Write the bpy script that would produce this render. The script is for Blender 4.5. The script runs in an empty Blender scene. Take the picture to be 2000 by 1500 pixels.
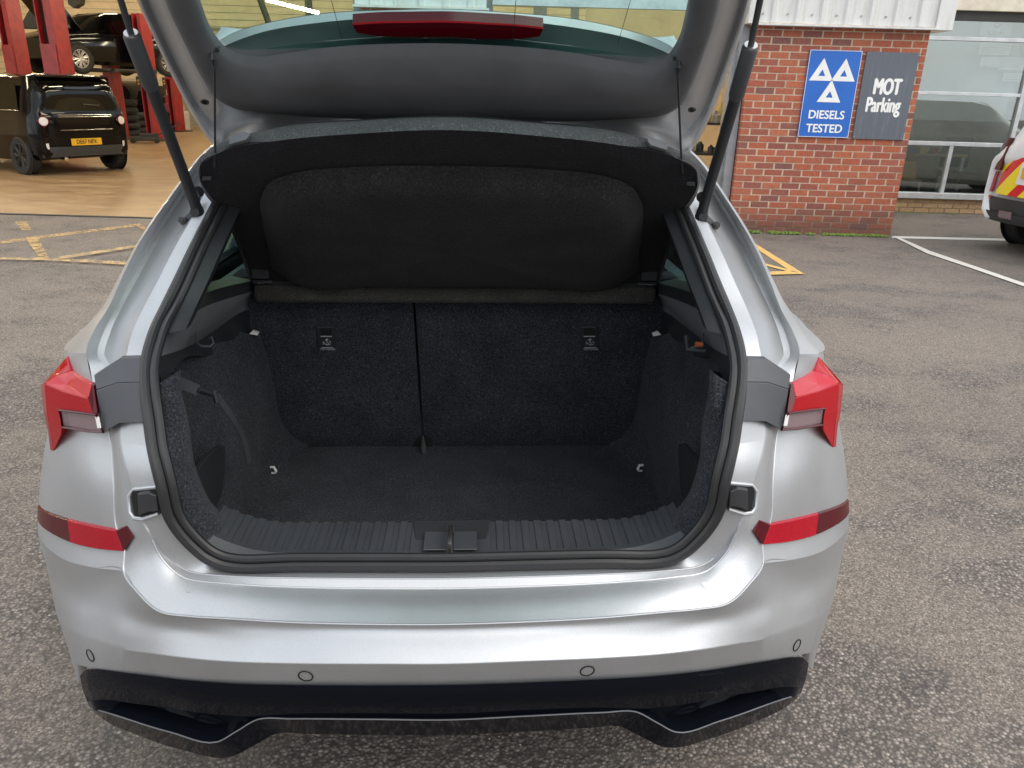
import bpy, bmesh, math, random
from mathutils import Vector, Matrix, noise
random.seed(7)
R = math.radians
scene = bpy.context.scene
COL = scene.collection

# ------------------------------------------------------------------ camera, world, sun, exposure
def axes(yaw, pitch, roll):
    f = Vector((math.sin(yaw)*math.cos(pitch), math.cos(yaw)*math.cos(pitch), -math.sin(pitch)))
    r = Vector((math.cos(yaw), -math.sin(yaw), 0)); u = r.cross(f)
    c, s = math.cos(roll), math.sin(roll)
    return f, c*r+s*u, -s*r+c*u
def cam_matrix(loc, yaw, pitch, roll):
    f, r, u = axes(yaw, pitch, roll)
    m = Matrix.Identity(4)
    for i in range(3):
        m[i][0] = r[i]; m[i][1] = u[i]; m[i][2] = -f[i]; m[i][3] = loc[i]
    return m
FP = 1518.0
CAM_W = (Vector((0, 0, 1.55)), 0.0, R(20.75), R(1.65))          # pose in the yard
CAM_C = (Vector((0.0508, 0, 1.55)), R(2.816), R(20.749), R(0.959))  # the same pose seen from the car's own axes
cd = bpy.data.cameras.new('camera'); cam = bpy.data.objects.new('camera', cd); COL.objects.link(cam)
cd.sensor_width = 36; cd.lens = 36*FP/2000; cd.clip_start = 0.05; cd.clip_end = 600
cam.matrix_world = cam_matrix(*CAM_W)
scene.camera = cam

SUN_EL, SUN_AZ = R(52), R(125)      # azimuth clockwise from +Y: behind the viewer, to the right
world = bpy.data.worlds.new('World'); scene.world = world; world.use_nodes = True
nt = world.node_tree; nt.nodes.clear()
def N(t, typ, **kw):
    n = t.nodes.new(typ)
    for k, v in kw.items(): setattr(n, k, v)
    return n
wo = N(nt, 'ShaderNodeOutputWorld'); wb = N(nt, 'ShaderNodeBackground')
sky = N(nt, 'ShaderNodeTexSky', sky_type='NISHITA'); sky.sun_disc = False
sky.sun_elevation = SUN_EL; sky.sun_rotation = SUN_AZ; sky.dust_density = 4; sky.air_density = 1.2
tc = N(nt, 'ShaderNodeTexCoord'); mp = N(nt, 'ShaderNodeMapping'); mp.inputs['Scale'].default_value = (1, 1, 2.6)
cn = N(nt, 'ShaderNodeTexNoise'); cn.inputs['Scale'].default_value = 2.3; cn.inputs['Detail'].default_value = 6; cn.inputs['Roughness'].default_value = 0.55
cr = N(nt, 'ShaderNodeValToRGB'); cr.color_ramp.elements[0].position = 0.36; cr.color_ramp.elements[0].color = (0.35, 0.35, 0.35, 1); cr.color_ramp.elements[1].position = 0.62
cc = N(nt, 'ShaderNodeRGB'); cc.outputs[0].default_value = (9.6, 10.0, 10.4, 1)
mx = N(nt, 'ShaderNodeMixRGB')
nt.links.new(tc.outputs['Generated'], mp.inputs[0]); nt.links.new(mp.outputs[0], cn.inputs['Vector']); nt.links.new(cn.outputs['Fac'], cr.inputs[0])
nt.links.new(cr.outputs[0], mx.inputs[0]); nt.links.new(sky.outputs[0], mx.inputs[1]); nt.links.new(cc.outputs[0], mx.inputs[2])
nt.links.new(mx.outputs[0], wb.inputs[0]); nt.links.new(wb.outputs[0], wo.inputs[0])
wb.inputs[1].default_value = 0.105
sd = bpy.data.lights.new('sun', 'SUN'); sd.energy = 0.9; sd.angle = R(60); sd.color = (1.0, 0.95, 0.88)
sun = bpy.data.objects.new('sun', sd); COL.objects.link(sun)
sdir = Vector((math.sin(SUN_AZ)*math.cos(SUN_EL), math.cos(SUN_AZ)*math.cos(SUN_EL), math.sin(SUN_EL)))
sun.rotation_euler = sdir.to_track_quat('Z', 'Y').to_euler(); sun.location = sdir*30
vs = scene.view_settings; vs.view_transform = 'Standard'; vs.look = 'None'; vs.gamma = 1; vs.exposure = 0.85; vs.use_curve_mapping = False
scene.cycles.max_bounces = 8; scene.cycles.transparent_max_bounces = 12
scene.cycles.use_denoising = True
scene.cycles.sample_clamp_indirect = 6

# ------------------------------------------------------------------ measuring helpers
def ray(px, py, pose):
    f, r, u = axes(*pose[1:])
    return f + r*(px-1000)/FP - u*(py-750)/FP
def P(px, py, Y):                    # car axes: point seen at (px,py) lying Y metres ahead of the viewer
    d = ray(px, py, CAM_C); return CAM_C[0] + d*(Y/d.y)
def PC(py, Y):                       # the same, on the car's centre plane
    p = P(877, py, Y); return Vector((0, p.y, p.z))
def PG(px, py, off=0.0):             # on the plane of the raised tailgate, off = height above it
    d = ray(px, py, CAM_C); o = CAM_C[0]
    k = 1.519+0.604*1.745+off
    t = (k-o.z)/(d.z+0.604*d.y); return o + d*t
def PGC(py, off=0.0):
    p = PG(877, py, off); return Vector((0, p.y, p.z))
def WG(px, py, z=0.0):               # yard axes: point at height z
    d = ray(px, py, CAM_W); o = CAM_W[0]; return o + d*((z-o.z)/d.z)
def WY(px, py, y):                   # yard axes: point on the plane y
    d = ray(px, py, CAM_W); return CAM_W[0] + d*(y/d.y)

# ------------------------------------------------------------------ materials
MATS = {}
def principled(name, color=(0.5,)*3, rough=0.5, metal=0.0, coat=0.0, **kw):
    m = bpy.data.materials.new(name); m.use_nodes = True
    b = m.node_tree.nodes['Principled BSDF']
    b.inputs['Base Color'].default_value = (*color, 1); b.inputs['Roughness'].default_value = rough
    b.inputs['Metallic'].default_value = metal; b.inputs['Coat Weight'].default_value = coat
    for k, v in kw.items(): b.inputs[k.replace('_', ' ')].default_value = v
    MATS[name] = m
    return m, m.node_tree, b
def coords(t, scale=None, out='Object'):
    c = N(t, 'ShaderNodeTexCoord')
    return c.outputs[out]
def noise_tex(t, vec, scale, detail=3, rough=0.5):
    n = N(t, 'ShaderNodeTexNoise'); n.inputs['Scale'].default_value = scale; n.inputs['Detail'].default_value = detail; n.inputs['Roughness'].default_value = rough
    t.links.new(vec, n.inputs['Vector']); return n.outputs['Fac']
def ramp(t, fac, stops):
    r = N(t, 'ShaderNodeValToRGB'); e = r.color_ramp.elements
    e[0].position, e[0].color = stops[0][0], (*stops[0][1], 1); e[1].position, e[1].color = stops[-1][0], (*stops[-1][1], 1)
    for p, c in stops[1:-1]:
        q = e.new(p); q.color = (*c, 1)
    t.links.new(fac, r.inputs[0]); return r.outputs[0]
def mix(t, fac, a, b, mode='MIX'):
    m = N(t, 'ShaderNodeMixRGB', blend_type=mode)
    for s, v in ((m.inputs[0], fac), (m.inputs[1], a), (m.inputs[2], b)):
        if isinstance(v, (int, float)): s.default_value = v
        elif isinstance(v, tuple): s.default_value = (*v, 1)
        else: t.links.new(v, s)
    return m.outputs[0]
def bump(t, b, h, strength=0.3, dist=0.01, prev=None):
    n = N(t, 'ShaderNodeBump'); n.inputs['Strength'].default_value = strength; n.inputs['Distance'].default_value = dist
    t.links.new(h, n.inputs['Height'])
    if prev: t.links.new(prev, n.inputs['Normal'])
    t.links.new(n.outputs[0], b.inputs['Normal']); return n.outputs[0]
def rough_var(t, b, fac, lo, hi):
    m = N(t, 'ShaderNodeMapRange'); m.inputs['To Min'].default_value = lo; m.inputs['To Max'].default_value = hi
    t.links.new(fac, m.inputs[0]); t.links.new(m.outputs[0], b.inputs['Roughness'])

# silver metallic paint with fine flake and a film of road dirt
m, t, b = principled('silver_paint', (0.48, 0.50, 0.52), 0.44, 0.78, 0.20, Coat_Roughness=0.06)
o = coords(t); fl = noise_tex(t, o, 1400, 1); d1 = noise_tex(t, o, 3.5, 6, 0.6); d2 = noise_tex(t, o, 60, 4, 0.6)
c = mix(t, 1.0, ramp(t, fl, [(0.3, (0.40, 0.412, 0.428)), (0.7, (0.54, 0.552, 0.57))]), ramp(t, d1, [(0.35, (0.93, 0.92, 0.90)), (0.65, (1, 1, 1))]), 'MULTIPLY')
c = mix(t, ramp(t, d2, [(0.60, (0, 0, 0)), (0.85, (0.22,)*3)]), c, (0.42, 0.40, 0.37)); t.links.new(c, b.inputs['Base Color'])
rough_var(t, b, d1, 0.38, 0.50); bump(t, b, d1, 0.12, 0.012)
# gloss black lower bumper
m, t, b = principled('gloss_black', (0.004, 0.005, 0.008), 0.07, 0, 0.0, Specular_IOR_Level=0.075)
o = coords(t); rough_var(t, b, noise_tex(t, o, 8, 5), 0.03, 0.08)
# matt plastics
def grained(name, col, rough, sc=900, st=0.25, dirt=None):
    m, t, b = principled(name, col, rough)
    o = coords(t); g = noise_tex(t, o, sc, 2); v = noise_tex(t, o, 7, 5, 0.6)
    c = mix(t, 1.0, (*col,), ramp(t, v, [(0.3, (0.82,)*3), (0.7, (1.15,)*3)]), 'MULTIPLY')
    if dirt:
        sp = noise_tex(t, o, 90, 6, 0.75)
        c = mix(t, ramp(t, sp, [(0.66, (0,)*3), (0.80, (0.5,)*3)]), c, dirt)
    t.links.new(c, b.inputs['Base Color']); bump(t, b, g, st, 0.001); return m
grained('black_plastic', (0.022, 0.023, 0.026), 0.45)
grained('trim_plastic', (0.045, 0.048, 0.055), 0.42, dirt=(0.2, 0.19, 0.17))
grained('grey_plastic', (0.050, 0.053, 0.058), 0.55)
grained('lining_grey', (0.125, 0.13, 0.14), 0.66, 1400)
grained('rubber', (0.017, 0.017, 0.018), 0.42, 500, dirt=(0.08, 0.075, 0.07))
grained('tyre', (0.018, 0.018, 0.018), 0.75, 120, 0.4)
# boot carpet: short speckled pile
def carpet(name, lo, hi, warm=0.0):
    m, t, b = principled(name, lo, 1.0, Sheen_Weight=0.05, Sheen_Roughness=0.5, Specular_IOR_Level=0.2)
    o = coords(t); f = noise_tex(t, o, 230, 3, 0.85); g = noise_tex(t, o, 9, 5, 0.6); k = noise_tex(t, o, 150, 3, 0.7)
    c = ramp(t, f, [(0.40, lo), (0.60, hi)])
    c = mix(t, ramp(t, f, [(0.62, (0,)*3), (0.70, (1,)*3)]), c, tuple(x*2.8 for x in hi))
    c = mix(t, 1.0, c, ramp(t, g, [(0.3, (0.72,)*3), (0.7, (1.2, 1.2, 1.2))]), 'MULTIPLY')
    t.links.new(c, b.inputs['Base Color']); n = bump(t, b, f, 0.9, 0.003); bump(t, b, k, 0.4, 0.004, n)
carpet('carpet', (0.011, 0.0118, 0.0148), (0.049, 0.052, 0.063))
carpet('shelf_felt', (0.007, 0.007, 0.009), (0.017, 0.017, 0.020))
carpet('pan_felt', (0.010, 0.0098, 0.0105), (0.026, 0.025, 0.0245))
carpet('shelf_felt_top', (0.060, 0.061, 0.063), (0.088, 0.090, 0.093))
carpet('bar_felt', (0.030, 0.028, 0.026), (0.055, 0.052, 0.047))
# lamps
m, t, b = principled('red_lens', (0.38, 0.002, 0.008), 0.10, 0, 0.0, Specular_IOR_Level=0.3)
o = coords(t); w = N(t, 'ShaderNodeTexWave'); w.inputs['Scale'].default_value = 60; w.bands_direction = 'DIAGONAL'; t.links.new(o, w.inputs['Vector'])
t.links.new(mix(t, 0.10, (0.36, 0.003, 0.009), ramp(t, w.outputs['Fac'], [(0, (0.25, 0.0, 0.004)), (1, (0.7, 0.01, 0.02))])), b.inputs['Base Color'])
principled('red_lens_top', (0.42, 0.004, 0.012), 0.20, 0, 0.1, Specular_IOR_Level=0.35)
principled('dark_red_lens', (0.07, 0.001, 0.005), 0.14, 0, 0.0, Specular_IOR_Level=0.3)
principled('clear_lens', (0.24, 0.17, 0.18), 0.16, 0.1, 0.3)
m, t, b = principled('reflector_red', (0.4, 0.003, 0.012), 0.22, 0, 0.0, Specular_IOR_Level=0.25)
o = coords(t); ch = N(t, 'ShaderNodeTexVoronoi'); ch.inputs['Scale'].default_value = 420; t.links.new(o, ch.inputs['Vector'])
t.links.new(ramp(t, ch.outputs['Distance'], [(0.0, (0.50, 0.006, 0.02)), (0.7, (0.28, 0.0, 0.01))]), b.inputs['Base Color'])
principled('chrome', (0.75, 0.75, 0.73), 0.2, 1.0)
principled('bright_metal', (0.7, 0.66, 0.58), 0.28, 1.0)
principled('white_print', (0.30, 0.31, 0.32), 0.6)
principled('dark_hole', (0.003, 0.003, 0.003), 0.8)
principled('orange_bulb', (0.5, 0.13, 0.04), 0.4)
def glass(name, tint, ior=1.5, alpha_rough=0.0, gmax=0.8):
    m = bpy.data.materials.new(name); m.use_nodes = True; t = m.node_tree; t.nodes.clear()
    o = N(t, 'ShaderNodeOutputMaterial'); tr = N(t, 'ShaderNodeBsdfTransparent'); tr.inputs[0].default_value = (*tint, 1)
    g = N(t, 'ShaderNodeBsdfGlossy'); g.inputs['Roughness'].default_value = alpha_rough; g.inputs[0].default_value = (0.95, 1, 0.98, 1)
    lw = N(t, 'ShaderNodeLayerWeight'); lw.inputs['Blend'].default_value = 0.5
    pw = N(t, 'ShaderNodeMath', operation='POWER'); t.links.new(lw.outputs['Facing'], pw.inputs[0]); pw.inputs[1].default_value = 4.0
    f0 = ((ior-1)/(ior+1))**2*2
    f = N(t, 'ShaderNodeMapRange'); f.inputs['To Min'].default_value = f0; f.inputs['To Max'].default_value = gmax; t.links.new(pw.outputs[0], f.inputs[0])
    mxs = N(t, 'ShaderNodeMixShader'); t.links.new(f.outputs[0], mxs.inputs[0]); t.links.new(tr.outputs[0], mxs.inputs[1]); t.links.new(g.outputs[0], mxs.inputs[2])
    t.links.new(mxs.outputs[0], o.inputs[0]); MATS[name] = m
glass('tailgate_glass', (0.66, 0.90, 0.86), 1.35)
grained('spoiler_grey', (0.22, 0.23, 0.24), 0.6)
glass('side_glass', (0.30, 0.52, 0.50), 1.5)
glass('shop_glass', (0.74, 0.78, 0.77), 1.85)
glass('car_glass', (0.03, 0.04, 0.045), 1.35, 0, 0.25)
# yard asphalt: exposed aggregate, worn and damp patches
m, t, b = principled('asphalt', (0.2,)*3, 0.9)
o = coords(t)
v1 = N(t, 'ShaderNodeTexVoronoi'); v1.inputs['Scale'].default_value = 98; t.links.new(o, v1.inputs['Vector'])
v2 = N(t, 'ShaderNodeTexVoronoi'); v2.inputs['Scale'].default_value = 210; t.links.new(o, v2.inputs['Vector'])
bw1 = N(t, 'ShaderNodeRGBToBW'); t.links.new(v1.outputs['Color'], bw1.inputs[0])
bw2 = N(t, 'ShaderNodeRGBToBW'); t.links.new(v2.outputs['Color'], bw2.inputs[0])
# coarse: dark binder with scattered pale chippings; fine: silted, sandy and smooth
st1 = ramp(t, bw1.outputs[0], [(0.15, (0.135, 0.121, 0.113)), (0.55, (0.215, 0.192, 0.177)), (0.80, (0.30, 0.271, 0.247)), (0.96, (0.46, 0.42, 0.38))])
edge = ramp(t, v1.outputs['Distance'], [(0.22, (1,)*3), (0.62, (0.36,)*3)])
coarse = mix(t, 1.0, st1, edge, 'MULTIPLY')
fine0 = ramp(t, bw2.outputs[0], [(0.1, (0.130, 0.112, 0.097)), (0.6, (0.255, 0.225, 0.197)), (0.95, (0.46, 0.41, 0.355))])
grain = noise_tex(t, o, 330, 3, 0.8)
fine = mix(t, 1.0, fine0, ramp(t, grain, [(0.3, (0.60,)*3), (0.65, (1.15,)*3)]), 'MULTIPLY')
fine = mix(t, 0.55, fine, edge, 'MULTIPLY')
big = noise_tex(t, o, 0.45, 6, 0.6)
stc = N(t, 'ShaderNodeMapping'); stc.inputs['Scale'].default_value = (0.75, 1.05, 1); stc.inputs['Location'].default_value = (3.1, 1.7, 0); t.links.new(o, stc.inputs[0])
med = noise_tex(t, stc.outputs[0], 1.35, 13, 0.72)
sp = N(t, 'ShaderNodeSeparateXYZ'); t.links.new(o, sp.inputs[0])
mr = N(t, 'ShaderNodeMapRange'); mr.inputs['From Min'].default_value = 1.2; mr.inputs['From Max'].default_value = 3.2; mr.inputs['To Min'].default_value = -0.065; mr.inputs['To Max'].default_value = 0.035
t.links.new(sp.outputs[1], mr.inputs[0])
mm_ = N(t, 'ShaderNodeMath', operation='ADD'); t.links.new(med, mm_.inputs[0]); t.links.new(mr.outputs[0], mm_.inputs[1])
mask = ramp(t, mm_.outputs[0], [(0.455, (0.08,)*3), (0.545, (0.92,)*3)])
c = mix(t, mask, coarse, fine)
c = mix(t, 1.0, c, ramp(t, big, [(0.36, (0.92, 0.88, 0.84)), (0.55, (1.10, 1.05, 1.00)), (0.7, (1.22, 1.16, 1.09))]), 'MULTIPLY')
wet = noise_tex(t, stc.outputs[0], 3.2, 10, 0.75)
c = mix(t, 1.0, c, ramp(t, wet, [(0.33, (0.74, 0.73, 0.73)), (0.45, (1, 1, 1))]), 'MULTIPLY')
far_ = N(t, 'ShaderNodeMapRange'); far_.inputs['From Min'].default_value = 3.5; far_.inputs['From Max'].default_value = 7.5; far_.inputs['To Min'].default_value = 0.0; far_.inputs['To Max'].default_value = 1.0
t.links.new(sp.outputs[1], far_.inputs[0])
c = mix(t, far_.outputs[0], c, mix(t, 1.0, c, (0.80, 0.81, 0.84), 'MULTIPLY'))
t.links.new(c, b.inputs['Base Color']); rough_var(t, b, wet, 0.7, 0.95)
inv = mix(t, mask, edge, ramp(t, grain, [(0.3, (0.75,)*3), (0.7, (0.95,)*3)]))
n1 = bump(t, b, inv, 0.7, 0.005); bump(t, b, med, 0.4, 0.02, n1)
# workshop floor
m, t, b = principled('workshop_floor_paint', (0.30, 0.19, 0.10), 0.35)
o = coords(t); mm = N(t, 'ShaderNodeMapping'); mm.inputs['Scale'].default_value = (1, 2.2, 1); t.links.new(o, mm.inputs[0])
n = noise_tex(t, mm.outputs[0], 1.6, 9, 0.68)
t.links.new(ramp(t, n, [(0.3, (0.17, 0.10, 0.055)), (0.5, (0.30, 0.19, 0.10)), (0.72, (0.42, 0.30, 0.18))]), b.inputs['Base Color']); rough_var(t, b, n, 0.25, 0.55)
def paint_line(name, col, wear):
    m, t, b = principled(name, col, 0.7)
    o = coords(t); n = noise_tex(t, o, 9, 10, 0.8); k = noise_tex(t, o, 160, 3, 0.8)
    t.links.new(mix(t, 1.0, (*col,), ramp(t, k, [(0.35, (0.6,)*3), (0.6, (1.05,)*3)]), 'MULTIPLY'), b.inputs['Base Color'])
    s = mix(t, 0.35, n, k)
    t.links.new(ramp(t, s, [(wear-0.06, (0,)*3), (wear+0.06, (1,)*3)]), b.inputs['Alpha'])
paint_line('yellow_line', (0.56, 0.38, 0.17), 0.505)
paint_line('yellow_line_fresh', (0.66, 0.43, 0.14), 0.40)
paint_line('white_line', (0.62, 0.60, 0.55), 0.36)
# masonry
def brick_mat(name, cols, mor=False):
    m, t, b = principled(name, cols[0], 0.85)
    oi = N(t, 'ShaderNodeObjectInfo'); o = coords(t, out='Object')
    n = noise_tex(t, o, 30, 5, 0.7)
    c = ramp(t, oi.outputs['Random'], [(i/(len(cols)-1), cc_) for i, cc_ in enumerate(cols)])
    c = mix(t, 1.0, c, ramp(t, n, [(0.3, (0.72,)*3), (0.7, (1.2,)*3)]), 'MULTIPLY')
    g = N(t, 'ShaderNodeNewGeometry'); sp = N(t, 'ShaderNodeSeparateXYZ'); t.links.new(g.outputs['Position'], sp.inputs[0])
    damp = N(t, 'ShaderNodeMapRange'); damp.inputs['From Min'].default_value = 0.08; damp.inputs['From Max'].default_value = 0.42
    t.links.new(sp.outputs[2], damp.inputs[0])
    if name == 'red_brick': c = mix(t, damp.outputs[0], mix(t, 0.62, c, (0.085, 0.055, 0.045)), c)
    t.links.new(c, b.inputs['Base Color']); bump(t, b, n, 0.4, 0.004)
brick_mat('red_brick', [(0.36, 0.095, 0.050), (0.42, 0.120, 0.060), (0.25, 0.082, 0.062), (0.41, 0.13, 0.068), (0.35, 0.090, 0.052), (0.20, 0.088, 0.072), (0.43, 0.12, 0.060)])
brick_mat('buff_brick', [(0.42, 0.27, 0.13), (0.36, 0.24, 0.13), (0.46, 0.32, 0.17)])
m, t, b = principled('mortar', (0.70, 0.56, 0.40), 0.9)
o = coords(t); g = N(t, 'ShaderNodeNewGeometry'); sp = N(t, 'ShaderNodeSeparateXYZ'); t.links.new(g.outputs['Position'], sp.inputs[0])
damp = N(t, 'ShaderNodeMapRange'); damp.inputs['From Min'].default_value = 0.1; damp.inputs['From Max'].default_value = 0.35; t.links.new(sp.outputs[2], damp.inputs[0])
t.links.new(mix(t, damp.outputs[0], (0.20, 0.14, 0.10), ramp(t, noise_tex(t, o, 40, 4, 0.7), [(0.3, (0.44, 0.34, 0.25)), (0.7, (0.60, 0.49, 0.37))])), b.inputs['Base Color'])
m, t, b = principled('white_cladding', (0.62, 0.62, 0.60), 0.45)
o = coords(t); mm = N(t, 'ShaderNodeMapping'); mm.inputs['Scale'].default_value = (6, 6, 0.7); t.links.new(o, mm.inputs[0])
t.links.new(ramp(t, noise_tex(t, mm.outputs[0], 2, 7, 0.7), [(0.25, (0.46, 0.45, 0.42)), (0.5, (0.62, 0.62, 0.60)), (0.75, (0.68, 0.68, 0.67))]), b.inputs['Base Color'])
def plain(name, col, rough=0.6, metal=0.0, coat=0.0, var=0.12, sc=6):
    m, t, b = principled(name, col, rough, metal, coat)
    o = coords(t); n = noise_tex(t, o, sc, 6, 0.65)
    t.links.new(mix(t, 1.0, (*col,), ramp(t, n, [(0.3, (1-var*1.6,)*3), (0.7, (1+var,)*3)]), 'MULTIPLY'), b.inputs['Base Color'])
plain('cream_wall', (0.74, 0.60, 0.41), 0.8, var=0.1, sc=2)
plain('dado_grey', (0.33, 0.30, 0.24), 0.7)
plain('ceiling', (0.36, 0.34, 0.28), 0.9)
plain('steel_frame', (0.30, 0.31, 0.33), 0.45, 0.3)
plain('aluminium', (0.56, 0.58, 0.59), 0.4, 0.4)
plain('cream_render', (0.68, 0.62, 0.50), 0.8)
plain('lift_red', (0.30, 0.014, 0.020), 0.35, 0, 0.3, var=0.2)
plain('dark_steel', (0.05, 0.048, 0.046), 0.5, 0.3)
plain('gate_grey', (0.10, 0.105, 0.11), 0.6)
plain('sign_blue', (0.020, 0.13, 0.50), 0.35, sc=3, var=0.06)
plain('sign_grey', (0.11, 0.125, 0.15), 0.45, sc=14, var=0.12)
m = MATS['sign_grey']; t = m.node_tree; b = t.nodes['Principled BSDF']; o = coords(t)
mm = N(t, 'ShaderNodeMapping'); mm.inputs['Scale'].default_value = (26, 1, 1.6); t.links.new(o, mm.inputs[0])
t.links.new(ramp(t, noise_tex(t, mm.outputs[0], 1.6, 4, 0.6), [(0.3, (0.095, 0.108, 0.132)), (0.6, (0.115, 0.13, 0.155)), (0.72, (0.17, 0.185, 0.21))]), b.inputs['Base Color'])
plain('sign_white', (0.80, 0.80, 0.78), 0.4, var=0.05)
plain('plate_yellow', (0.75, 0.42, 0.02), 0.4, var=0.05)
plain('plate_black', (0.012, 0.012, 0.012), 0.5, var=0.05)
plain('car_black', (0.003, 0.003, 0.004), 0.08, 0, 0.0, var=0.05)
MATS['car_black'].node_tree.nodes['Principled BSDF'].inputs['Specular IOR Level'].default_value = 0.28
plain('car_white', (0.74, 0.74, 0.73), 0.2, 0, 1.0, var=0.04)
plain('car_grey', (0.16, 0.17, 0.18), 0.25, 0.6, 0.8, var=0.04)
plain('car_trim', (0.035, 0.036, 0.038), 0.55, var=0.1)
plain('lamp_white', (0.75, 0.72, 0.70), 0.15, 0, 1.0, var=0.05)
plain('alloy', (0.5, 0.5, 0.5), 0.3, 0.9)
plain('cardboard', (0.45, 0.27, 0.12), 0.8)
plain('blind', (0.40, 0.42, 0.41), 0.8, var=0.05)
plain('shop_floor', (0.10, 0.10, 0.10), 0.4)
plain('paper', (0.66, 0.68, 0.67), 0.6, var=0.04)
plain('timber', (0.45, 0.32, 0.18), 0.6)
plain('grit', (0.42, 0.38, 0.33), 0.9, var=0.4, sc=40)
plain('moss', (0.16, 0.24, 0.045), 0.9, var=0.4, sc=60)
plain('leaf', (0.05, 0.09, 0.03), 0.6, var=0.4, sc=3)
plain('bark', (0.10, 0.075, 0.055), 0.9)
plain('logo_red', (0.55, 0.03, 0.04), 0.5, var=0.04)
plain('cloth_blue', (0.03, 0.05, 0.30), 0.7)
plain('rag_white', (0.5, 0.48, 0.44), 0.8)
plain('rag_green', (0.12, 0.20, 0.07), 0.8)
plain('bottle_yellow', (0.6, 0.42, 0.08), 0.5)
# warning chevrons printed on the parked estate's tailgate
m, t, b = principled('chevrons', (0.7, 0.6, 0.1), 0.3, 0, 0.6)
o = coords(t); sp = N(t, 'ShaderNodeSeparateXYZ'); t.links.new(o, sp.inputs[0])
ab = N(t, 'ShaderNodeMath', operation='ABSOLUTE'); t.links.new(sp.outputs[0], ab.inputs[0])
ad = N(t, 'ShaderNodeMath', operation='MULTIPLY_ADD'); t.links.new(ab.outputs[0], ad.inputs[0]); ad.inputs[1].default_value = 1.15; t.links.new(sp.outputs[2], ad.inputs[2])
md = N(t, 'ShaderNodeMath', operation='PINGPONG'); t.links.new(ad.outputs[0], md.inputs[0]); md.inputs[1].default_value = 0.22
gt = N(t, 'ShaderNodeMath', operation='GREATER_THAN'); t.links.new(md.outputs[0], gt.inputs[0]); gt.inputs[1].default_value = 0.135
t.links.new(mix(t, gt.outputs[0], (0.82, 0.66, 0.02), (0.60, 0.015, 0.03)), b.inputs['Base Color'])
def emit(name, col, s):
    m = bpy.data.materials.new(name); m.use_nodes = True; t = m.node_tree; t.nodes.clear()
    e = N(t, 'ShaderNodeEmission'); e.inputs[0].default_value = (*col, 1); e.inputs[1].default_value = s
    o = N(t, 'ShaderNodeOutputMaterial'); t.links.new(e.outputs[0], o.inputs[0]); MATS[name] = m
emit('tube_light', (1.0, 0.86, 0.58), 52)
emit('green_led', (0.1, 1.0, 0.5), 2)

# ------------------------------------------------------------------ mesh helpers
def tag(o, label=None, cat=None, group=None, kind=None):
    if label: o['label'] = label
    if cat: o['category'] = cat
    if group: o['group'] = group
    if kind: o['kind'] = kind
    return o
SHIFT = [None]
def mk(name, geo, mat, parent=None, smooth=True, angle=35, bevel=0, weld=True, seg=2, loc=None):
    v, f = geo
    me = bpy.data.meshes.new(name)
    s = SHIFT[0]
    if s is not None: v = [Vector(p)-s for p in v]
    me.from_pydata([tuple(p) for p in v], [], f)
    bm = bmesh.new(); bm.from_mesh(me)
    if weld: bmesh.ops.remove_doubles(bm, verts=bm.verts, dist=0.0002)
    bm.to_mesh(me); bm.free(); me.validate()
    if smooth:
        me.polygons.foreach_set('use_smooth', [True]*len(me.polygons))
        if angle < 180: me.set_sharp_from_angle(angle=R(angle))
    mats = mat if isinstance(mat, (list, tuple)) else [mat]
    for q in mats: me.materials.append(MATS[q])
    o = bpy.data.objects.new(name, me); COL.objects.link(o)
    if parent: o.parent = parent
    if loc: o.location = loc
    if bevel:
        b = o.modifiers.new('bevel', 'BEVEL'); b.width = bevel; b.segments = seg; b.limit_method = 'ANGLE'; b.angle_limit = R(28); b.harden_normals = True
    return o
def empty(name, loc=(0, 0, 0), rz=0, label=None, cat=None, group=None):
    o = bpy.data.objects.new(name, None); COL.objects.link(o); o.location = loc; o.rotation_euler = (0, 0, rz)
    o.empty_display_size = 0.2
    return tag(o, label, cat, group)
def join(*gs):
    v, f = [], []
    for g in gs:
        k = len(v); v += [Vector(p) for p in g[0]]; f += [tuple(i+k for i in q) for q in g[1]]
    return v, f
def box(x0, x1, y0, y1, z0, z1):
    v = [(x, y, z) for z in (z0, z1) for y in (y0, y1) for x in (x0, x1)]
    return v, [(0, 2, 3, 1), (4, 5, 7, 6), (0, 1, 5, 4), (2, 6, 7, 3), (0, 4, 6, 2), (1, 3, 7, 5)]
def xf(geo, m):
    return [m @ Vector(p) for p in geo[0]], geo[1]
def mirror(geo):
    return [Vector((-p[0], p[1], p[2])) for p in geo[0]], [tuple(reversed(q)) for q in geo[1]]
def both(geo):
    v = [Vector(p) for p in geo[0]]; n = len(v); mp_ = []; out = list(v)
    for i, p in enumerate(v):
        if abs(p.x) < 1e-5: p.x = 0; out[i] = p; mp_.append(i)
        else: mp_.append(len(out)); out.append(Vector((-p.x, p.y, p.z)))
    return out, list(geo[1])+[tuple(mp_[i] for i in reversed(q)) for q in geo[1]]
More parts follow.
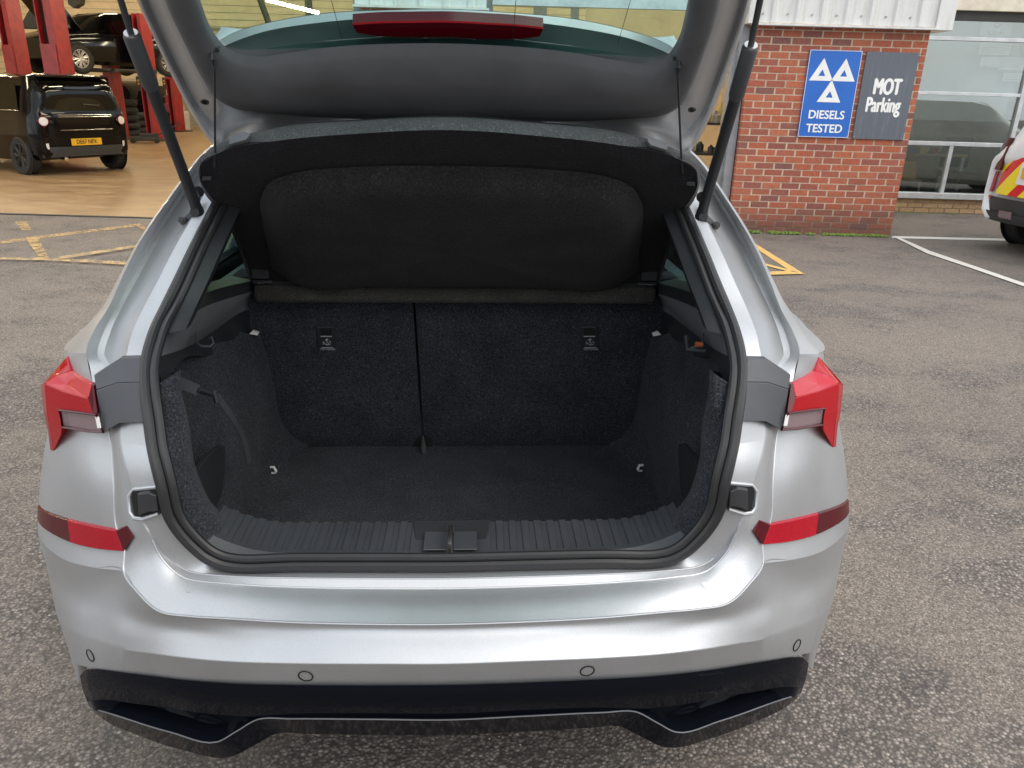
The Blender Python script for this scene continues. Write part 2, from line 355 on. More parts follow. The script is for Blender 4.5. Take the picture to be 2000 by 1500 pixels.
def crom(pts, n):
    """Catmull-Rom through pts (chord-length aware), n steps per segment"""
    pts = [Vector(p) for p in pts]; out = []
    m = len(pts)
    for i in range(m-1):
        p1, p2 = pts[i], pts[i+1]
        p0 = pts[i-1] if i > 0 else p1*2-p2
        p3 = pts[i+2] if i+2 < m else p2*2-p1
        d1 = max((p2-p1).length, 1e-6); d0 = max((p1-p0).length, 1e-6); d2 = max((p3-p2).length, 1e-6)
        m1 = ((p1-p0)/d0*d1 + (p2-p1)*(d0/d1))*(d1/(d0+d1)) if False else ((p1-p0)*(d1/d0)*(d1/(d0+d1)) + (p2-p1)*(d0/(d0+d1)))
        m2 = ((p3-p2)*(d1/d2)*(d1/(d2+d1)) + (p2-p1)*(d2/(d2+d1)))
        for k in range(n):
            s = k/n; s2 = s*s; s3 = s2*s
            out.append(p1*(2*s3-3*s2+1) + m1*(s3-2*s2+s) + p2*(-2*s3+3*s2) + m2*(s3-s2))
    out.append(pts[-1]); return out
def csym(pts, n):
    """same, first point on the centre plane with a mirrored neighbour"""
    q = Vector((-pts[1][0], pts[1][1], pts[1][2]))
    return crom([q]+[Vector(p) for p in pts], n)[n:]
def grid(rows):
    v = []; f = []; n = len(rows[0])
    for r in rows: v += [Vector(p) for p in r]
    for i in range(len(rows)-1):
        for j in range(n-1):
            a = i*n+j; f.append((a, a+1, a+n+1, a+n))
    return v, f
def patch(net, nu=4, nv=1, sym=False):
    """net: rows of control points; spline along rows (nu) and, if nv>1, across them"""
    rows = [(csym if sym else crom)(r, nu) for r in net]
    if nv > 1:
        cols = [crom([r[j] for r in rows], nv) for j in range(len(rows[0]))]
        rows = [[c[i] for c in cols] for i in range(len(cols[0]))]
    return grid(rows)
def shell(geo, d):
    """give a sheet thickness: a copy pushed by d, and walls along its border"""
    v, f = [Vector(p) for p in geo[0]], list(geo[1]); n = len(v); d = Vector(d)
    cnt = {}
    for q in f:
        for i in range(len(q)):
            e = (q[i], q[(i+1) % len(q)]); cnt[e] = cnt.get(e, 0)+1
    v2 = v+[p+d for p in v]; f2 = f+[tuple(i+n for i in reversed(q)) for q in f]
    for a, b in cnt:
        if (b, a) not in cnt: f2.append((b, a, a+n, b+n))
    return v2, f2
def tube(pts, r, sides=8, closed=False, caps=True, flat=None):
    pts = [Vector(p) for p in pts]; n = len(pts); v = []; f = []; up0 = None
    for i, p in enumerate(pts):
        a = pts[(i-1) % n] if (i > 0 or closed) else p; b = pts[(i+1) % n] if (i < n-1 or closed) else p
        t = (b-a).normalized()
        ref = up0 if up0 is not None else (Vector((0, 0, 1)) if abs(t.z) < 0.9 else Vector((1, 0, 0)))
        x = t.cross(ref).normalized(); y = x.cross(t).normalized(); up0 = y
        rr = r[i] if isinstance(r, (list, tuple)) else r
        for k in range(sides):
            w = 2*math.pi*k/sides; v.append(p + x*math.cos(w)*rr + y*math.sin(w)*rr*(flat or 1))
    for i in range(n if closed else n-1):
        for k in range(sides):
            a = i*sides+k; b = i*sides+(k+1) % sides; c = ((i+1) % n)*sides+(k+1) % sides; d = ((i+1) % n)*sides+k
            f.append((a, b, c, d))
    if caps and not closed:
        f.append(tuple(reversed(range(sides)))); f.append(tuple(range((n-1)*sides, n*sides)))
    return v, f
def disc(c, nrm, r, h, sides=20):
    nrm = Vector(nrm).normalized(); c = Vector(c)
    return tube([c, c+nrm*h], r, sides)
def ribbon(pts, w, nrm, th=0.002):
    pts = [Vector(p) for p in pts]; nrm = Vector(nrm).normalized(); a = []; b_ = []
    for i, p in enumerate(pts):
        t = (pts[min(i+1, len(pts)-1)]-pts[max(i-1, 0)]).normalized(); s = t.cross(nrm).normalized()*w/2
        a.append(p-s); b_.append(p+s)
    return shell(grid([a, b_]), -nrm*th)
def loft(rings, closed=True, caps=True):
    v = []; f = []; n = len(rings[0])
    for r in rings: v += [Vector(p) for p in r]
    for i in range(len(rings)-1):
        for j in range(n if closed else n-1):
            a = i*n+j; b = i*n+(j+1) % n; f.append((a, b, b+n, a+n))
    if caps and closed:
        f.append(tuple(reversed(range(n)))); f.append(tuple(range((len(rings)-1)*n, len(rings)*n)))
    return v, f
def prism(poly, axis, a, b):
    """poly in the two other axes (x,z for axis y), extruded from a to b"""
    def pt(p, s): return (p[0], s, p[1]) if axis == 'y' else ((s, p[0], p[1]) if axis == 'x' else (p[0], p[1], s))
    n = len(poly); v = [pt(p, a) for p in poly]+[pt(p, b) for p in poly]
    return v, [tuple(range(n)), tuple(reversed(range(n, 2*n)))]+[((i+1) % n, i, i+n, (i+1) % n+n) for i in range(n)]
def text(name, body, size, mat, loc, rot, parent=None, sx=1.0, bold=0.0, extrude=0.001, align='CENTER'):
    c = bpy.data.curves.new(name, 'FONT'); c.body = body; c.size = size; c.extrude = extrude; c.offset = bold
    c.align_x = align; c.align_y = 'CENTER'; c.materials.append(MATS[mat])
    c.offset = 0
    tmp = bpy.data.objects.new('tmp', c); COL.objects.link(tmp)
    me0 = bpy.data.meshes.new_from_object(tmp.evaluated_get(bpy.context.evaluated_depsgraph_get()))
    vv = [v_.co.copy() for v_ in me0.vertices]; ff = [tuple(p_.vertices) for p_ in me0.polygons]
    bpy.data.objects.remove(tmp); bpy.data.curves.remove(c); bpy.data.meshes.remove(me0)
    gs_ = []
    for i_, (dx, dy) in enumerate(((0, 0), (1, 0), (-1, 0), (0, 1), (0, -1)) if bold else ((0, 0),)):
        gs_.append(([Vector((p.x*sx+dx*bold, p.y+dy*bold*.7, p.z+i_*.00012)) for p in vv], ff))
    sh = SHIFT[0]; SHIFT[0] = None
    o = mk(name, join(*gs_), mat, parent, smooth=False, weld=False); SHIFT[0] = sh
    o.location = loc; o.rotation_euler = rot
    return o

# ------------------------------------------------------------------ the silver hatchback
O = Vector((0, 3.2, 0))
car = empty('hatchback_car', label='silver hatchback seen from behind with its tailgate raised and boot empty', cat='car')
car.matrix_world = cam_matrix(*CAM_W) @ cam_matrix(*CAM_C).inverted() @ Matrix.Translation(O)
SHIFT[0] = O
def V(*a): return Vector(a)
# ring of stations round the boot opening: flange F, ridge A, inner gutter B, gutter W, outer crease C
RING = [
 [PC(1112, 1.25), PC(1130, 1.225), PC(1150, 1.212), None, PC(1219, 1.125)],
 [P(732, 1112, 1.25), P(732, 1130, 1.225), P(732, 1150, 1.212), None, P(732, 1219, 1.127)],
 [P(564, 1112, 1.25), P(564, 1128.5, 1.225), P(564, 1147, 1.212), None, P(564, 1215, 1.135)],
 [P(437, 1111, 1.25), P(421, 1123.5, 1.230), P(417, 1138, 1.215), None, P(438, 1207.5, 1.15)],
 [P(398, 1094, 1.25), P(366, 1115, 1.240), P(362, 1130, 1.224), None, P(366, 1203, 1.162)],
 [P(372, 1073, 1.25), P(340, 1099, 1.246), P(335, 1112, 1.232), None, P(312, 1194, 1.178)],
 [P(347, 1047, 1.25), P(317, 1080, 1.248), P(313, 1086, 1.241), None, P(268, 1155, 1.21)],
 [P(322, 1009, 1.25), P(297, 1045, 1.250), P(294, 1048, 1.246), None, P(242, 1115, 1.245)],
 [P(313, 978, 1.25), P(280, 1016, 1.25), P(277, 1018, 1.25), None, P(243, 1073, 1.265)],
 [P(308, 953, 1.252), P(262, 965, 1.265), P(259, 966, 1.267), None, P(228, 1033, 1.285)],
 [P(298, 912, 1.262), P(247, 910, 1.285), P(244, 910, 1.287), None, P(222, 947, 1.315)],
 [P(288, 863, 1.285), P(236, 855, 1.322), P(233, 855, 1.325), None, P(216, 860, 1.365)],
 [P(281, 808, 1.31), P(236, 800, 1.352), P(233, 800, 1.356), None, P(203, 800, 1.39)],
 [P(276, 756, 1.345), P(238, 756, 1.378), P(235, 756, 1.382), None, P(182, 750, 1.405)],
 [P(276, 721, 1.375), P(240, 721, 1.398), P(236, 721, 1.405), P(206, 718, 1.435), P(175, 714, 1.43)],
 [P(279, 694, 1.40), P(247, 693, 1.41), P(238, 693, 1.432), P(190, 691, 1.475), P(168, 690, 1.452)],
 [P(289, 657, 1.44), P(256, 655, 1.448), P(247, 655, 1.472), P(201, 652, 1.52), P(184, 645, 1.50)],
 [P(314, 600, 1.52), P(281, 600, 1.525), P(273, 600, 1.55), P(229, 597, 1.595), P(212, 600, 1.562)],
 [P(341, 545, 1.585), P(310, 545, 1.592), P(302, 545, 1.617), P(258, 543, 1.66), P(238, 542, 1.622)],
 [P(366, 492, 1.655), P(339, 488, 1.66), P(331, 488, 1.688), P(290, 487, 1.73), P(266, 485, 1.68)],
 [P(401, 423, 1.765), P(376, 423, 1.77), P(368, 423, 1.80), P(332, 421, 1.825), P(305, 423, 1.76)],
 [P(421, 384, 1.83), P(398, 380, 1.84), P(392, 380, 1.862), P(360, 379, 1.875), P(335, 381, 1.812)],
 [P(437, 352, 1.875), P(416, 347, 1.887), P(410, 346, 1.905), P(384, 345, 1.915), P(360, 347, 1.86)],
 [P(462, 322, 1.905), P(441, 313, 1.922), P(435, 311, 1.94), P(411, 309, 1.955), P(391, 308, 1.92)],
 [P(486, 304, 1.915), P(466, 293, 1.94), P(460, 290, 1.95), P(440, 286, 1.97), P(420, 283, 1.97)],
 [V(-.40, 1.93, 1.395), V(-.40, 1.95, 1.41), V(-.40, 1.96, 1.415), V(-.40, 1.98, 1.43), V(-.42, 2.0, 1.448)],
 [V(-.2, 1.922, 1.407), V(-.2, 1.942, 1.423), V(-.2, 1.952, 1.43), V(-.2, 1.972, 1.443), V(-.2, 1.99, 1.468)],
 [V(0, 1.92, 1.41), V(0, 1.94, 1.425), V(0, 1.95, 1.43), V(0, 1.97, 1.445), V(0, 1.99, 1.472)]]
for i, s in enumerate(RING):
    if s[3] is None: s[3] = s[2].lerp(s[4], 0.5)+V(0, 0, 0.0035 if i < 8 else 0)+(V(0, -0.004, 0) if i >= 8 else V(0, 0, 0))
ringrow = lambda k: [s[k] for s in RING]
def ringcurve(k, n=6):
    pts = ringrow(k); q = Vector((-pts[1][0], pts[1][1], pts[1][2])); e = Vector((-pts[-2][0], pts[-2][1], pts[-2][2]))
    c = crom([q]+pts+[e], n)[n:-n]
    for it in range(3 if k < 3 else 0):
        d = [c[0]]+[c[i]*.5+(c[i-1]+c[i+1])*.25 for i in range(1, len(c)-1)]+[c[-1]]
        a = Vector((-c[1].x, c[1].y, c[1].z)); d[0] = c[0]*.5+(a+c[1])*.25; a = Vector((-c[-2].x, c[-2].y, c[-2].z)); d[-1] = c[-1]*.5+(a+c[-2])*.25
        c = d
    return c
FC, AC, BC, WC, CC = [ringcurve(k) for k in range(5)]
def inset(c, dx, dy, dz):
    out = []
    for p in c:
        out.append(p+V(0, dy, dz) if abs(p.x) < 0.3 else p+V(dx, dy, 0))
    return out
# flange: continues inwards under the seal
ctr = V(0, 1.5, 1.0)
def toward(c, amt, dy):
    out = []; n = len(c)
    for i, p in enumerate(c):
        a = c[max(i-1, 0)]; b = c[min(i+1, n-1)]
        t = V(b.x-a.x, 0, b.z-a.z).normalized()
        d = V(-t.z, 0, t.x)                     # inward normal in the x-z plane
        if d.dot(V(-p.x, 0, 1.05-p.z)) < 0: d = -d
        if abs(p.x) < 1e-4: d = V(0, 0, 1 if p.z < 1.05 else -1)
        out.append(p+d*amt+V(0, dy, 0))
    return out
F_in = toward(FC, 0.026, 0.004)
bodyshell = mk('body_shell', both(grid([F_in, FC, AC])), 'silver_paint', car, bevel=0.0025)
# recessed landing between flange and bumper crease, up into the drain gutter of the pillars
drain = mk('drain_channel', both(join(grid([AC, BC]), patch([BC, WC, CC], 1, 4))), 'silver_paint', car, angle=17)

def sym_curve(c, a, b): 
    c = c[a:b]; return [Vector((-p.x, p.y, p.z)) for p in reversed(c)][:-1]+c
mk('rolled_edge', tube([p+V(0, -.0004, .0002) for p in sym_curve(CC, 0, 13*6)], .0020, 6), 'silver_paint', car)
mk('rolled_edge', tube([p+V(0, 0, .0002) for p in sym_curve(BC, 0, 7*6)], .0020, 6), 'silver_paint', car)
mk('rolled_edge', tube([p+V(0, 0, .0002) for p in sym_curve(AC, 0, 5*6)], .0016, 6), 'silver_paint', car)
# outer skin: quarter panels and pillars, from crease C outwards to the widest line S and forwards E
OUT = [
 [P(242, 1115, 1.245), P(180, 1108, 1.302), P(120, 1090, 1.378), P(75, 1045, 1.48)],
 [P(243, 1073, 1.265), P(190, 1068, 1.315), P(130, 1052, 1.385), P(75, 1012, 1.492)],
 [P(228, 1033, 1.285), P(180, 1024, 1.332), P(125, 1010, 1.40), P(76, 985, 1.502)],
 [P(222, 947, 1.315), P(178, 940, 1.352), P(126, 932, 1.425), P(80, 925, 1.53)],
 [P(216, 860, 1.365), P(178, 855, 1.398), P(130, 853, 1.455), P(92, 850, 1.565)],
 [P(203, 800, 1.39), P(172, 795, 1.425), P(134, 790, 1.478), P(102, 785, 1.57)],
 [P(182, 750, 1.405), P(165, 742, 1.435), P(147, 730, 1.48), P(128, 716, 1.55)],
 [P(170, 700, 1.446), P(158, 700, 1.468), P(145, 697, 1.498), P(132, 693, 1.54)]]
TOP = [
 [P(168, 690, 1.452), P(157, 690, 1.474), P(145, 690, 1.503), P(133, 688, 1.545)],
 [P(184, 645, 1.50), P(178, 645, 1.515), P(173, 644, 1.53), P(168, 642, 1.56)],
 [P(212, 600, 1.562), P(208, 600, 1.572), P(204, 600, 1.585), P(200, 600, 1.605)],
 [P(238, 542, 1.622), P(236, 542, 1.629), P(234, 542, 1.636), P(231.5, 542, 1.65)],
 [P(266, 485, 1.68), P(265, 485, 1.684), P(264, 485, 1.689), P(262, 485, 1.70)],
 [P(305, 423, 1.76), P(304, 422.5, 1.764), P(303, 422, 1.77), P(301.5, 422, 1.782)],
 [P(335, 381, 1.812), P(334, 380.6, 1.817), P(333, 380, 1.823), P(332, 380, 1.835)],
 [P(360, 347, 1.86), P(359, 346.5, 1.866), P(358, 346, 1.873), P(357, 346, 1.885)],
 [P(391, 308, 1.92), P(390, 307.5, 1.926), P(389, 307, 1.933), P(388, 306, 1.945)],
 [P(420, 283, 1.97), P(419, 282.5, 1.977), P(418, 282, 1.985), P(417, 281, 1.995)],
 [V(-.42, 2.0, 1.448), V(-.44, 2.02, 1.447), V(-.46, 2.05, 1.446), V(-.50, 2.12, 1.44)]]
for s in OUT: s.append(V(-.893, 1.85, s[3].z)); s.append(V(-.895, 2.35, s[3].z+0.005))
OUT[-1][4] = V(-.885, 1.85, 0.985); OUT[-1][5] = V(-.885, 2.35, .96)
OUT[-2][4] = V(-.89, 1.85, 0.96); OUT[-2][5] = V(-.89, 2.35, .93)
for i, s in enumerate(TOP):
    q = s[3]; s.append(V(q.x-.012-0.07*max(0, 1-i/3), q.y+.16, q.z-.01-.02*max(0, 1-i/3))); s.append(V(q.x-.02-0.07*max(0, 1-i/3), q.y+.45, q.z-.02))
def T_(n): return [[r[j] for r in n] for j in range(len(n[0]))]
for nm_, net_, a_, b__ in (('quarter_panel', OUT+[TOP[0]], 4, 5), ('rear_pillar', TOP, 5, 3)):
    for mf in (lambda g: g, mirror): mk(nm_, mf(patch(T_(net_), a_, b__)), 'silver_paint', car, angle=50, bevel=0.003 if nm_ == 'rear_pillar' else 0)

# bumper skin
B0 = [PC(1219, 1.125), P(732, 1219, 1.127), P(564, 1215, 1.135), P(438, 1207.5, 1.15), P(366, 1203, 1.162), P(312, 1194, 1.178), P(268, 1155, 1.21), P(242, 1115, 1.245), P(180, 1108, 1.302), P(120, 1090, 1.378), P(75, 1045, 1.48), V(-.893, 1.85, .64), V(-.893, 2.3, .64)]
def brow(l): return l
B1 = [PC(1228, 1.126), P(732, 1228, 1.128), P(564, 1225, 1.136), P(438, 1219, 1.152), P(366, 1212, 1.166), P(308, 1201, 1.183), P(262, 1172, 1.215), P(236, 1135, 1.252), P(180, 1130, 1.306), P(122, 1113, 1.383), P(80, 1068, 1.483), V(-.893, 1.85, .62), V(-.893, 2.3, .62)]
B2 = [PC(1246, 1.117), P(732, 1246, 1.119), P(570, 1243, 1.129), P(440, 1237, 1.147), P(362, 1229, 1.168), P(300, 1219, 1.19), P(245, 1202, 1.228), P(215, 1185, 1.26), P(170, 1172, 1.312), P(125, 1150, 1.385), P(92, 1110, 1.475), V(-.888, 1.85, .58), V(-.888, 2.3, .58)]
B3 = [PC(1272, 1.103), P(732, 1272, 1.105), P(570, 1270, 1.115), P(440, 1266, 1.134), P(360, 1258, 1.155), P(294, 1248, 1.182), P(236, 1236, 1.218), P(205, 1222, 1.252), P(160, 1206, 1.303), P(122, 1186, 1.375), P(99, 1145, 1.462), V(-.882, 1.85, .53), V(-.882, 2.3, .53)]
B4 = [PC(1297, 1.088), P(732, 1297, 1.09), P(570, 1296, 1.10), P(440, 1292, 1.12), P(360, 1285, 1.141), P(292, 1276, 1.172), P(228, 1266, 1.214), P(195, 1256, 1.246), P(150, 1240, 1.30), P(122, 1221, 1.365), P(108, 1186, 1.45), V(-.872, 1.85, .48), V(-.872, 2.3, .48)]
B5 = [PC(1339, 1.10), P(732, 1340, 1.102), P(570, 1339, 1.112), P(450, 1336, 1.133), P(358, 1329, 1.157), P(290, 1321, 1.19), P(228, 1313, 1.228), P(192, 1308, 1.258), P(166, 1303, 1.29), P(143, 1290, 1.345), P(127, 1240, 1.42), V(-.855, 1.85, .42), V(-.855, 2.3, .42)]
B6 = [p+V(0, .03, -.012) for p in B5[:10]]+[P(152, 1318, 1.36), V(-.83, 1.85, .34), V(-.83, 2.3, .34)]
B6[9] = P(150, 1330, 1.345)
bumper = mk('rear_bumper', both(join(patch([B0, B1, B2, B3, B4], 6, 4, True), patch([B4, B5], 6, 1, True), patch([B5, B6], 6, 1, True))), 'silver_paint', car, angle=22, bevel=0.002)

# gloss black lower bumper
V0 = [PC(1338, 1.094), P(732, 1339, 1.096), P(570, 1338, 1.106), P(450, 1335, 1.127), P(358, 1328, 1.152), P(290, 1320, 1.184), P(228, 1312, 1.223), P(190, 1307, 1.256), P(168, 1308, 1.283), P(156, 1320, 1.31)]
V1 = [PC(1360, 1.09), P(732, 1361, 1.092), P(570, 1360, 1.103), P(450, 1356, 1.124), P(358, 1349, 1.15), P(292, 1342, 1.182), P(230, 1334, 1.222), P(193, 1329, 1.255), P(172, 1330, 1.28), P(161, 1345, 1.31)]
V2 = [PC(1402, 1.112), P(732, 1401, 1.114), P(570, 1401, 1.122), P(470, 1399, 1.138), P(390, 1392, 1.156), P(333, 1383, 1.18), P(260, 1374, 1.215), P(214, 1367, 1.25), P(186, 1368, 1.28), P(170, 1370, 1.312)]
V3 = [PC(1406, 1.106), P(732, 1405, 1.108), P(570, 1404, 1.117), P(505, 1405, 1.13), P(463, 1428, 1.136), P(425, 1449, 1.14), P(333, 1430, 1.172), P(226, 1397, 1.232), P(196, 1388, 1.27), P(176, 1383, 1.312)]
V4 = [PC(1436, 1.15), P(732, 1436, 1.152), P(600, 1434, 1.155), P(543, 1433, 1.155), P(500, 1455, 1.157), P(447, 1480, 1.165), P(354, 1465, 1.20), P(262, 1434, 1.25), P(213, 1413, 1.285), P(186, 1394, 1.32)]
V5 = [Vector((p.x, p.y+.16, p.z-.012)) for p in V4]
V6 = [Vector((p.x*.97, 1.75, .27)) for p in V4]
lower = mk('lower_bumper', both(join(patch([V0, V1, V2], 6, 4, True), patch([[p+V(0, .022, .001) for p in V3], V3], 6, 1, True), patch([V3, V4], 6, 3, True), patch([V4, V5], 6, 1, True), patch([V5, V6], 6, 1, True))), 'gloss_black', car, angle=25, bevel=0.002)
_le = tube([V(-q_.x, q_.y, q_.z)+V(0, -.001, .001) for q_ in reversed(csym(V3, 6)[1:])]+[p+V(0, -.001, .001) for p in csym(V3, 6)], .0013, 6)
mk('lip_highlight', _le, 'lining_grey', lower)  # gloss highlight along the lip, put in as a bead of lighter grey
# pocket between V2 and V3 sunk forwards
def sink(r, d): return [p+V(0, d*min(1, max(0, (abs(p.x)-.33)/.06))*min(1, max(0, (.70-abs(p.x))/.05)), 0) for p in r]
V2s = sink(V2, .055); V3s = sink(V3, .045)
mk('side_pocket', both(join(patch([V2, V2s, [a.lerp(b, .5) for a, b in zip(V2s, V3s)], V3s, V3], 6, 1, True))), 'gloss_black', car, angle=25)
# tow-eye cover and sensors
from mathutils.bvhtree import BVHTree
def bvh(o_): return BVHTree.FromPolygons([v_.co+O for v_ in o_.data.vertices], [tuple(p_.vertices) for p_ in o_.data.polygons])
BV = bvh(bumper); LV = bvh(lower)
def hit(tree_, px, py):
    h = tree_.ray_cast(CAM_C[0], ray(px, py, CAM_C)); n = h[1]
    if n.dot(ray(px, py, CAM_C)) > 0: n = -n
    return h[0], n
q = [hit(LV, *a_)[0]+hit(LV, *a_)[1]*.002 for a_ in ((1363, 1318), (1411, 1313), (1411, 1346), (1365, 1352))]
mk('tow_eye_cover', shell(grid([[q[3], q[2]], [q[0], q[1]]]), (0, .02, 0)), 'gloss_black', lower, bevel=0.0015)
for px, py, Y in ((597, 1320, 1.104), (1147, 1310, 1.108), (177, 1280, 1.262), (1556, 1260, 1.262)):
    c, n = hit(BV, px, py)
    s = mk('parking_sensor', disc(c-n*.003, n, .0115, .0036, 28), 'silver_paint', bumper, bevel=0.001)
    mk('sensor_ring', tube([c+n*.0008+(Matrix.Rotation(a*math.pi/12, 3, n) @ (n.cross(V(0, 0, 1)).normalized()*.0125)) for a in range(24)], .0012, 6, closed=True), 'dark_hole', s)
DV = bvh(drain)
for px, py in ((369, 1152), (1376, 1142)):
    c, n = hit(DV, px, py)
    mk('bumper_clip', disc(c-n*.001, n, .0055, .0022, 18), 'silver_paint', bumper)

# reflectors in the bumper sides
def quadstrip(top, bot, n=5): return grid([crom(bot, n), crom(top, n)])
def body_depth_fix(p, d): return p+V(0, -d, 0)
offr = V(.002, -.009, .001)
rbot = [q+offr for q in reversed(crom(OUT[1][:5], 6)[:19])]; rtop = [q+offr for q in reversed(crom(OUT[2][:5], 6)[:19])]
tip = [rtop[-1], P(248, 1026.5, 1.262)], [rbot[-1], P(259, 1051, 1.245)]
for side in (0, 1):
    mf = mirror if side else (lambda g: g)
    rr = empty('reflector'); rr.parent = car
    mk('amber_end', mf(shell(grid([rbot[:8], rtop[:8]]), (0, .02, 0))), 'dark_red_lens', rr, bevel=0.0015)
    mk('reflector_face', mf(shell(grid([rbot[7:], rtop[7:]]), (0, .02, 0))), 'reflector_red', rr, bevel=0.0015)
    mk('reflector_tip', mf(shell(grid([tip[1], tip[0]]), (0, .02, 0))), 'dark_red_lens', rr, bevel=0.0015)

# tail lamps
a_ = P(130.5, 697, 1.525); b_ = P(79, 753, 1.50); p1 = P(87, 750, 1.47); p2 = P(138, 725, 1.485); p3 = P(179, 751, 1.392); p4 = P(172, 779, 1.368)
m12 = P(108, 734, 1.482); m14 = P(126, 766, 1.418); m23 = P(156, 740, 1.43); ic = P(131, 752, 1.448)
r1 = P(116, 801, 1.43); r2 = P(181.5, 809, 1.358); r3 = P(92, 809, 1.455); r4 = P(150, 806, 1.392)
c1 = P(202, 844, 1.342); c2 = P(121, 833, 1.428); c3 = P(188, 806, 1.352); tp = P(98, 880, 1.495); tq = P(105, 881, 1.485)
l1 = P(93.6, 844, 1.485); l2 = P(119, 848, 1.43); sl1 = P(183, 753, 1.385); sl2 = P(190, 804, 1.355); o1 = P(86, 809, 1.485)
for side in (0, 1):
    mf = mirror if side else (lambda g: g)
    tl = empty('tail_light'); tl.parent = car
    D = (0, .045, 0)
    top = shell(([p1, m12, p2, m23, p3, p4, m14, ic], [(0, 7, 1), (1, 7, 2), (2, 7, 3), (3, 7, 4), (4, 7, 5), (5, 7, 6), (6, 7, 0)]), D)
    mk('upper_lens', mf(top), 'red_lens_top', tl, bevel=0.002, angle=30)
    mk('outer_lens', mf(shell(([a_, b_, p1, m12, p2], [(0, 4, 3), (0, 3, 2, 1)]), D)), 'red_lens', tl, bevel=0.0015)
    main = ([p1, m14, p4, r2, r4, r1, c2, l2, tq, r3, ], [(0, 9, 5, 1), (1, 5, 4, 2), (2, 4, 3), (9, 8, 7, 6, 5)])
    mk('brake_lens', mf(shell(main, D)), 'red_lens', tl, bevel=0.0015)
    mk('side_lens', mf(shell(([b_, o1, l1, tp, tq, r3, p1], [(0, 1, 5, 6), (1, 2, 3, 4, 5)]), D)), 'red_lens', tl, bevel=0.0015)
    cl0 = [x+V(0, .003, 0) for x in (P(117, 801, 1.430), P(187, 809, 1.354), P(201, 843, 1.343), P(168, 842, 1.378), P(122, 833, 1.430))]
    mk('reversing_lens', mf(shell((cl0, [(0, 4, 3, 2, 1)]), D)), 'clear_lens', tl, bevel=0.0015)
    mk('lens_rim', mf(tube([P(116, 801, 1.424), P(150, 805, 1.386), P(188, 810, 1.35), P(202, 844, 1.34), P(170, 842, 1.374), P(122, 834, 1.424)], .0025, 6, closed=True)), 'dark_red_lens', tl)
    mk('inner_edge', mf(shell(([sl1, p3, p4, r2, P(188, 810, 1.35), sl2], [(0, 5, 4, 3, 2, 1)]), D)), 'dark_red_lens', tl, bevel=0.001)
    for k in range(3):
        aa = P(187.5+k*2.2, 814, 1.351-.002*k); bb = P(192+k*2.2, 836, 1.344-.002*k)
        mk('lens_rib', mf(tube([aa, bb], .0016, 6)), 'lamp_white', tl)
    # black joint cover between lamp and seal
    jc = [[P(274, 699, 1.382), P(274, 747, 1.340), P(278, 790, 1.316), P(284, 826, 1.293)],
          [P(234, 700, 1.388), P(229, 748, 1.352), P(229, 790, 1.335), P(233, 827, 1.318)],
          [P(183, 733, 1.392), P(188, 762, 1.378), P(194, 800, 1.364), P(202, 845, 1.343)]]
    cov = mk('joint_cover', mf(shell(join(grid([[r_[0], r_[1]] for r_ in jc]), grid([[r_[1]+V(0, -.0015, 0), r_[2]+V(0, -.0015, 0), r_[3]+V(0, -.0015, 0)] for r_ in jc])), (0, .018, 0))), 'trim_plastic', car, angle=20, bevel=0.002)
    # bump stop in its recess
    fr = [P(256, 963, 1.262), P(262, 957, 1.262), P(309, 952, 1.248), P(314, 1003, 1.244), P(272, 1016, 1.25), P(262, 1008, 1.255)]
    bs = mk('stop_recess', mf(shell((fr, [tuple(range(6))]), (0, .03, 0))), 'dark_hole', car)
    ang = [P(267, 965, 1.25), P(288, 962, 1.242), P(306, 968, 1.242), P(309, 1000, 1.24), P(290, 1001, 1.238), P(270, 1008, 1.247)]
    mk('bump_stop', mf(shell((ang, [(0, 1, 4, 5), (1, 2, 3, 4)]), (0, .02, 0))), 'black_plastic', bs, bevel=0.003)
    mk('recess_lip', mf(tube([P(310, 1003, 1.245), P(278, 1014, 1.248), P(262, 1012, 1.252), P(254, 1000, 1.258), P(252, 968, 1.266), P(262, 956, 1.266), P(309, 951, 1.25)], .004, 8)), 'silver_paint', bs)

# door seal: two rubber beads round the whole opening
full = FC+[Vector((-p.x, p.y, p.z)) for p in reversed(FC)][1:-1]
def ringfull(amt, dy):
    h = toward(FC, amt, dy); h[0].x = 0; h[-1].x = 0
    return h+[Vector((-p.x, p.y, p.z)) for p in reversed(h)][1:-1]
mk('boot_seal', join(tube(ringfull(.010, -.004), .0108, 10, closed=True), tube(ringfull(.0275, -.001), .0085, 10, closed=True), tube(ringfull(.002, .002), .005, 6, closed=True)), 'rubber', car)

# --------------- boot interior
SEALIN = toward(FC, 0.029, 0.002)
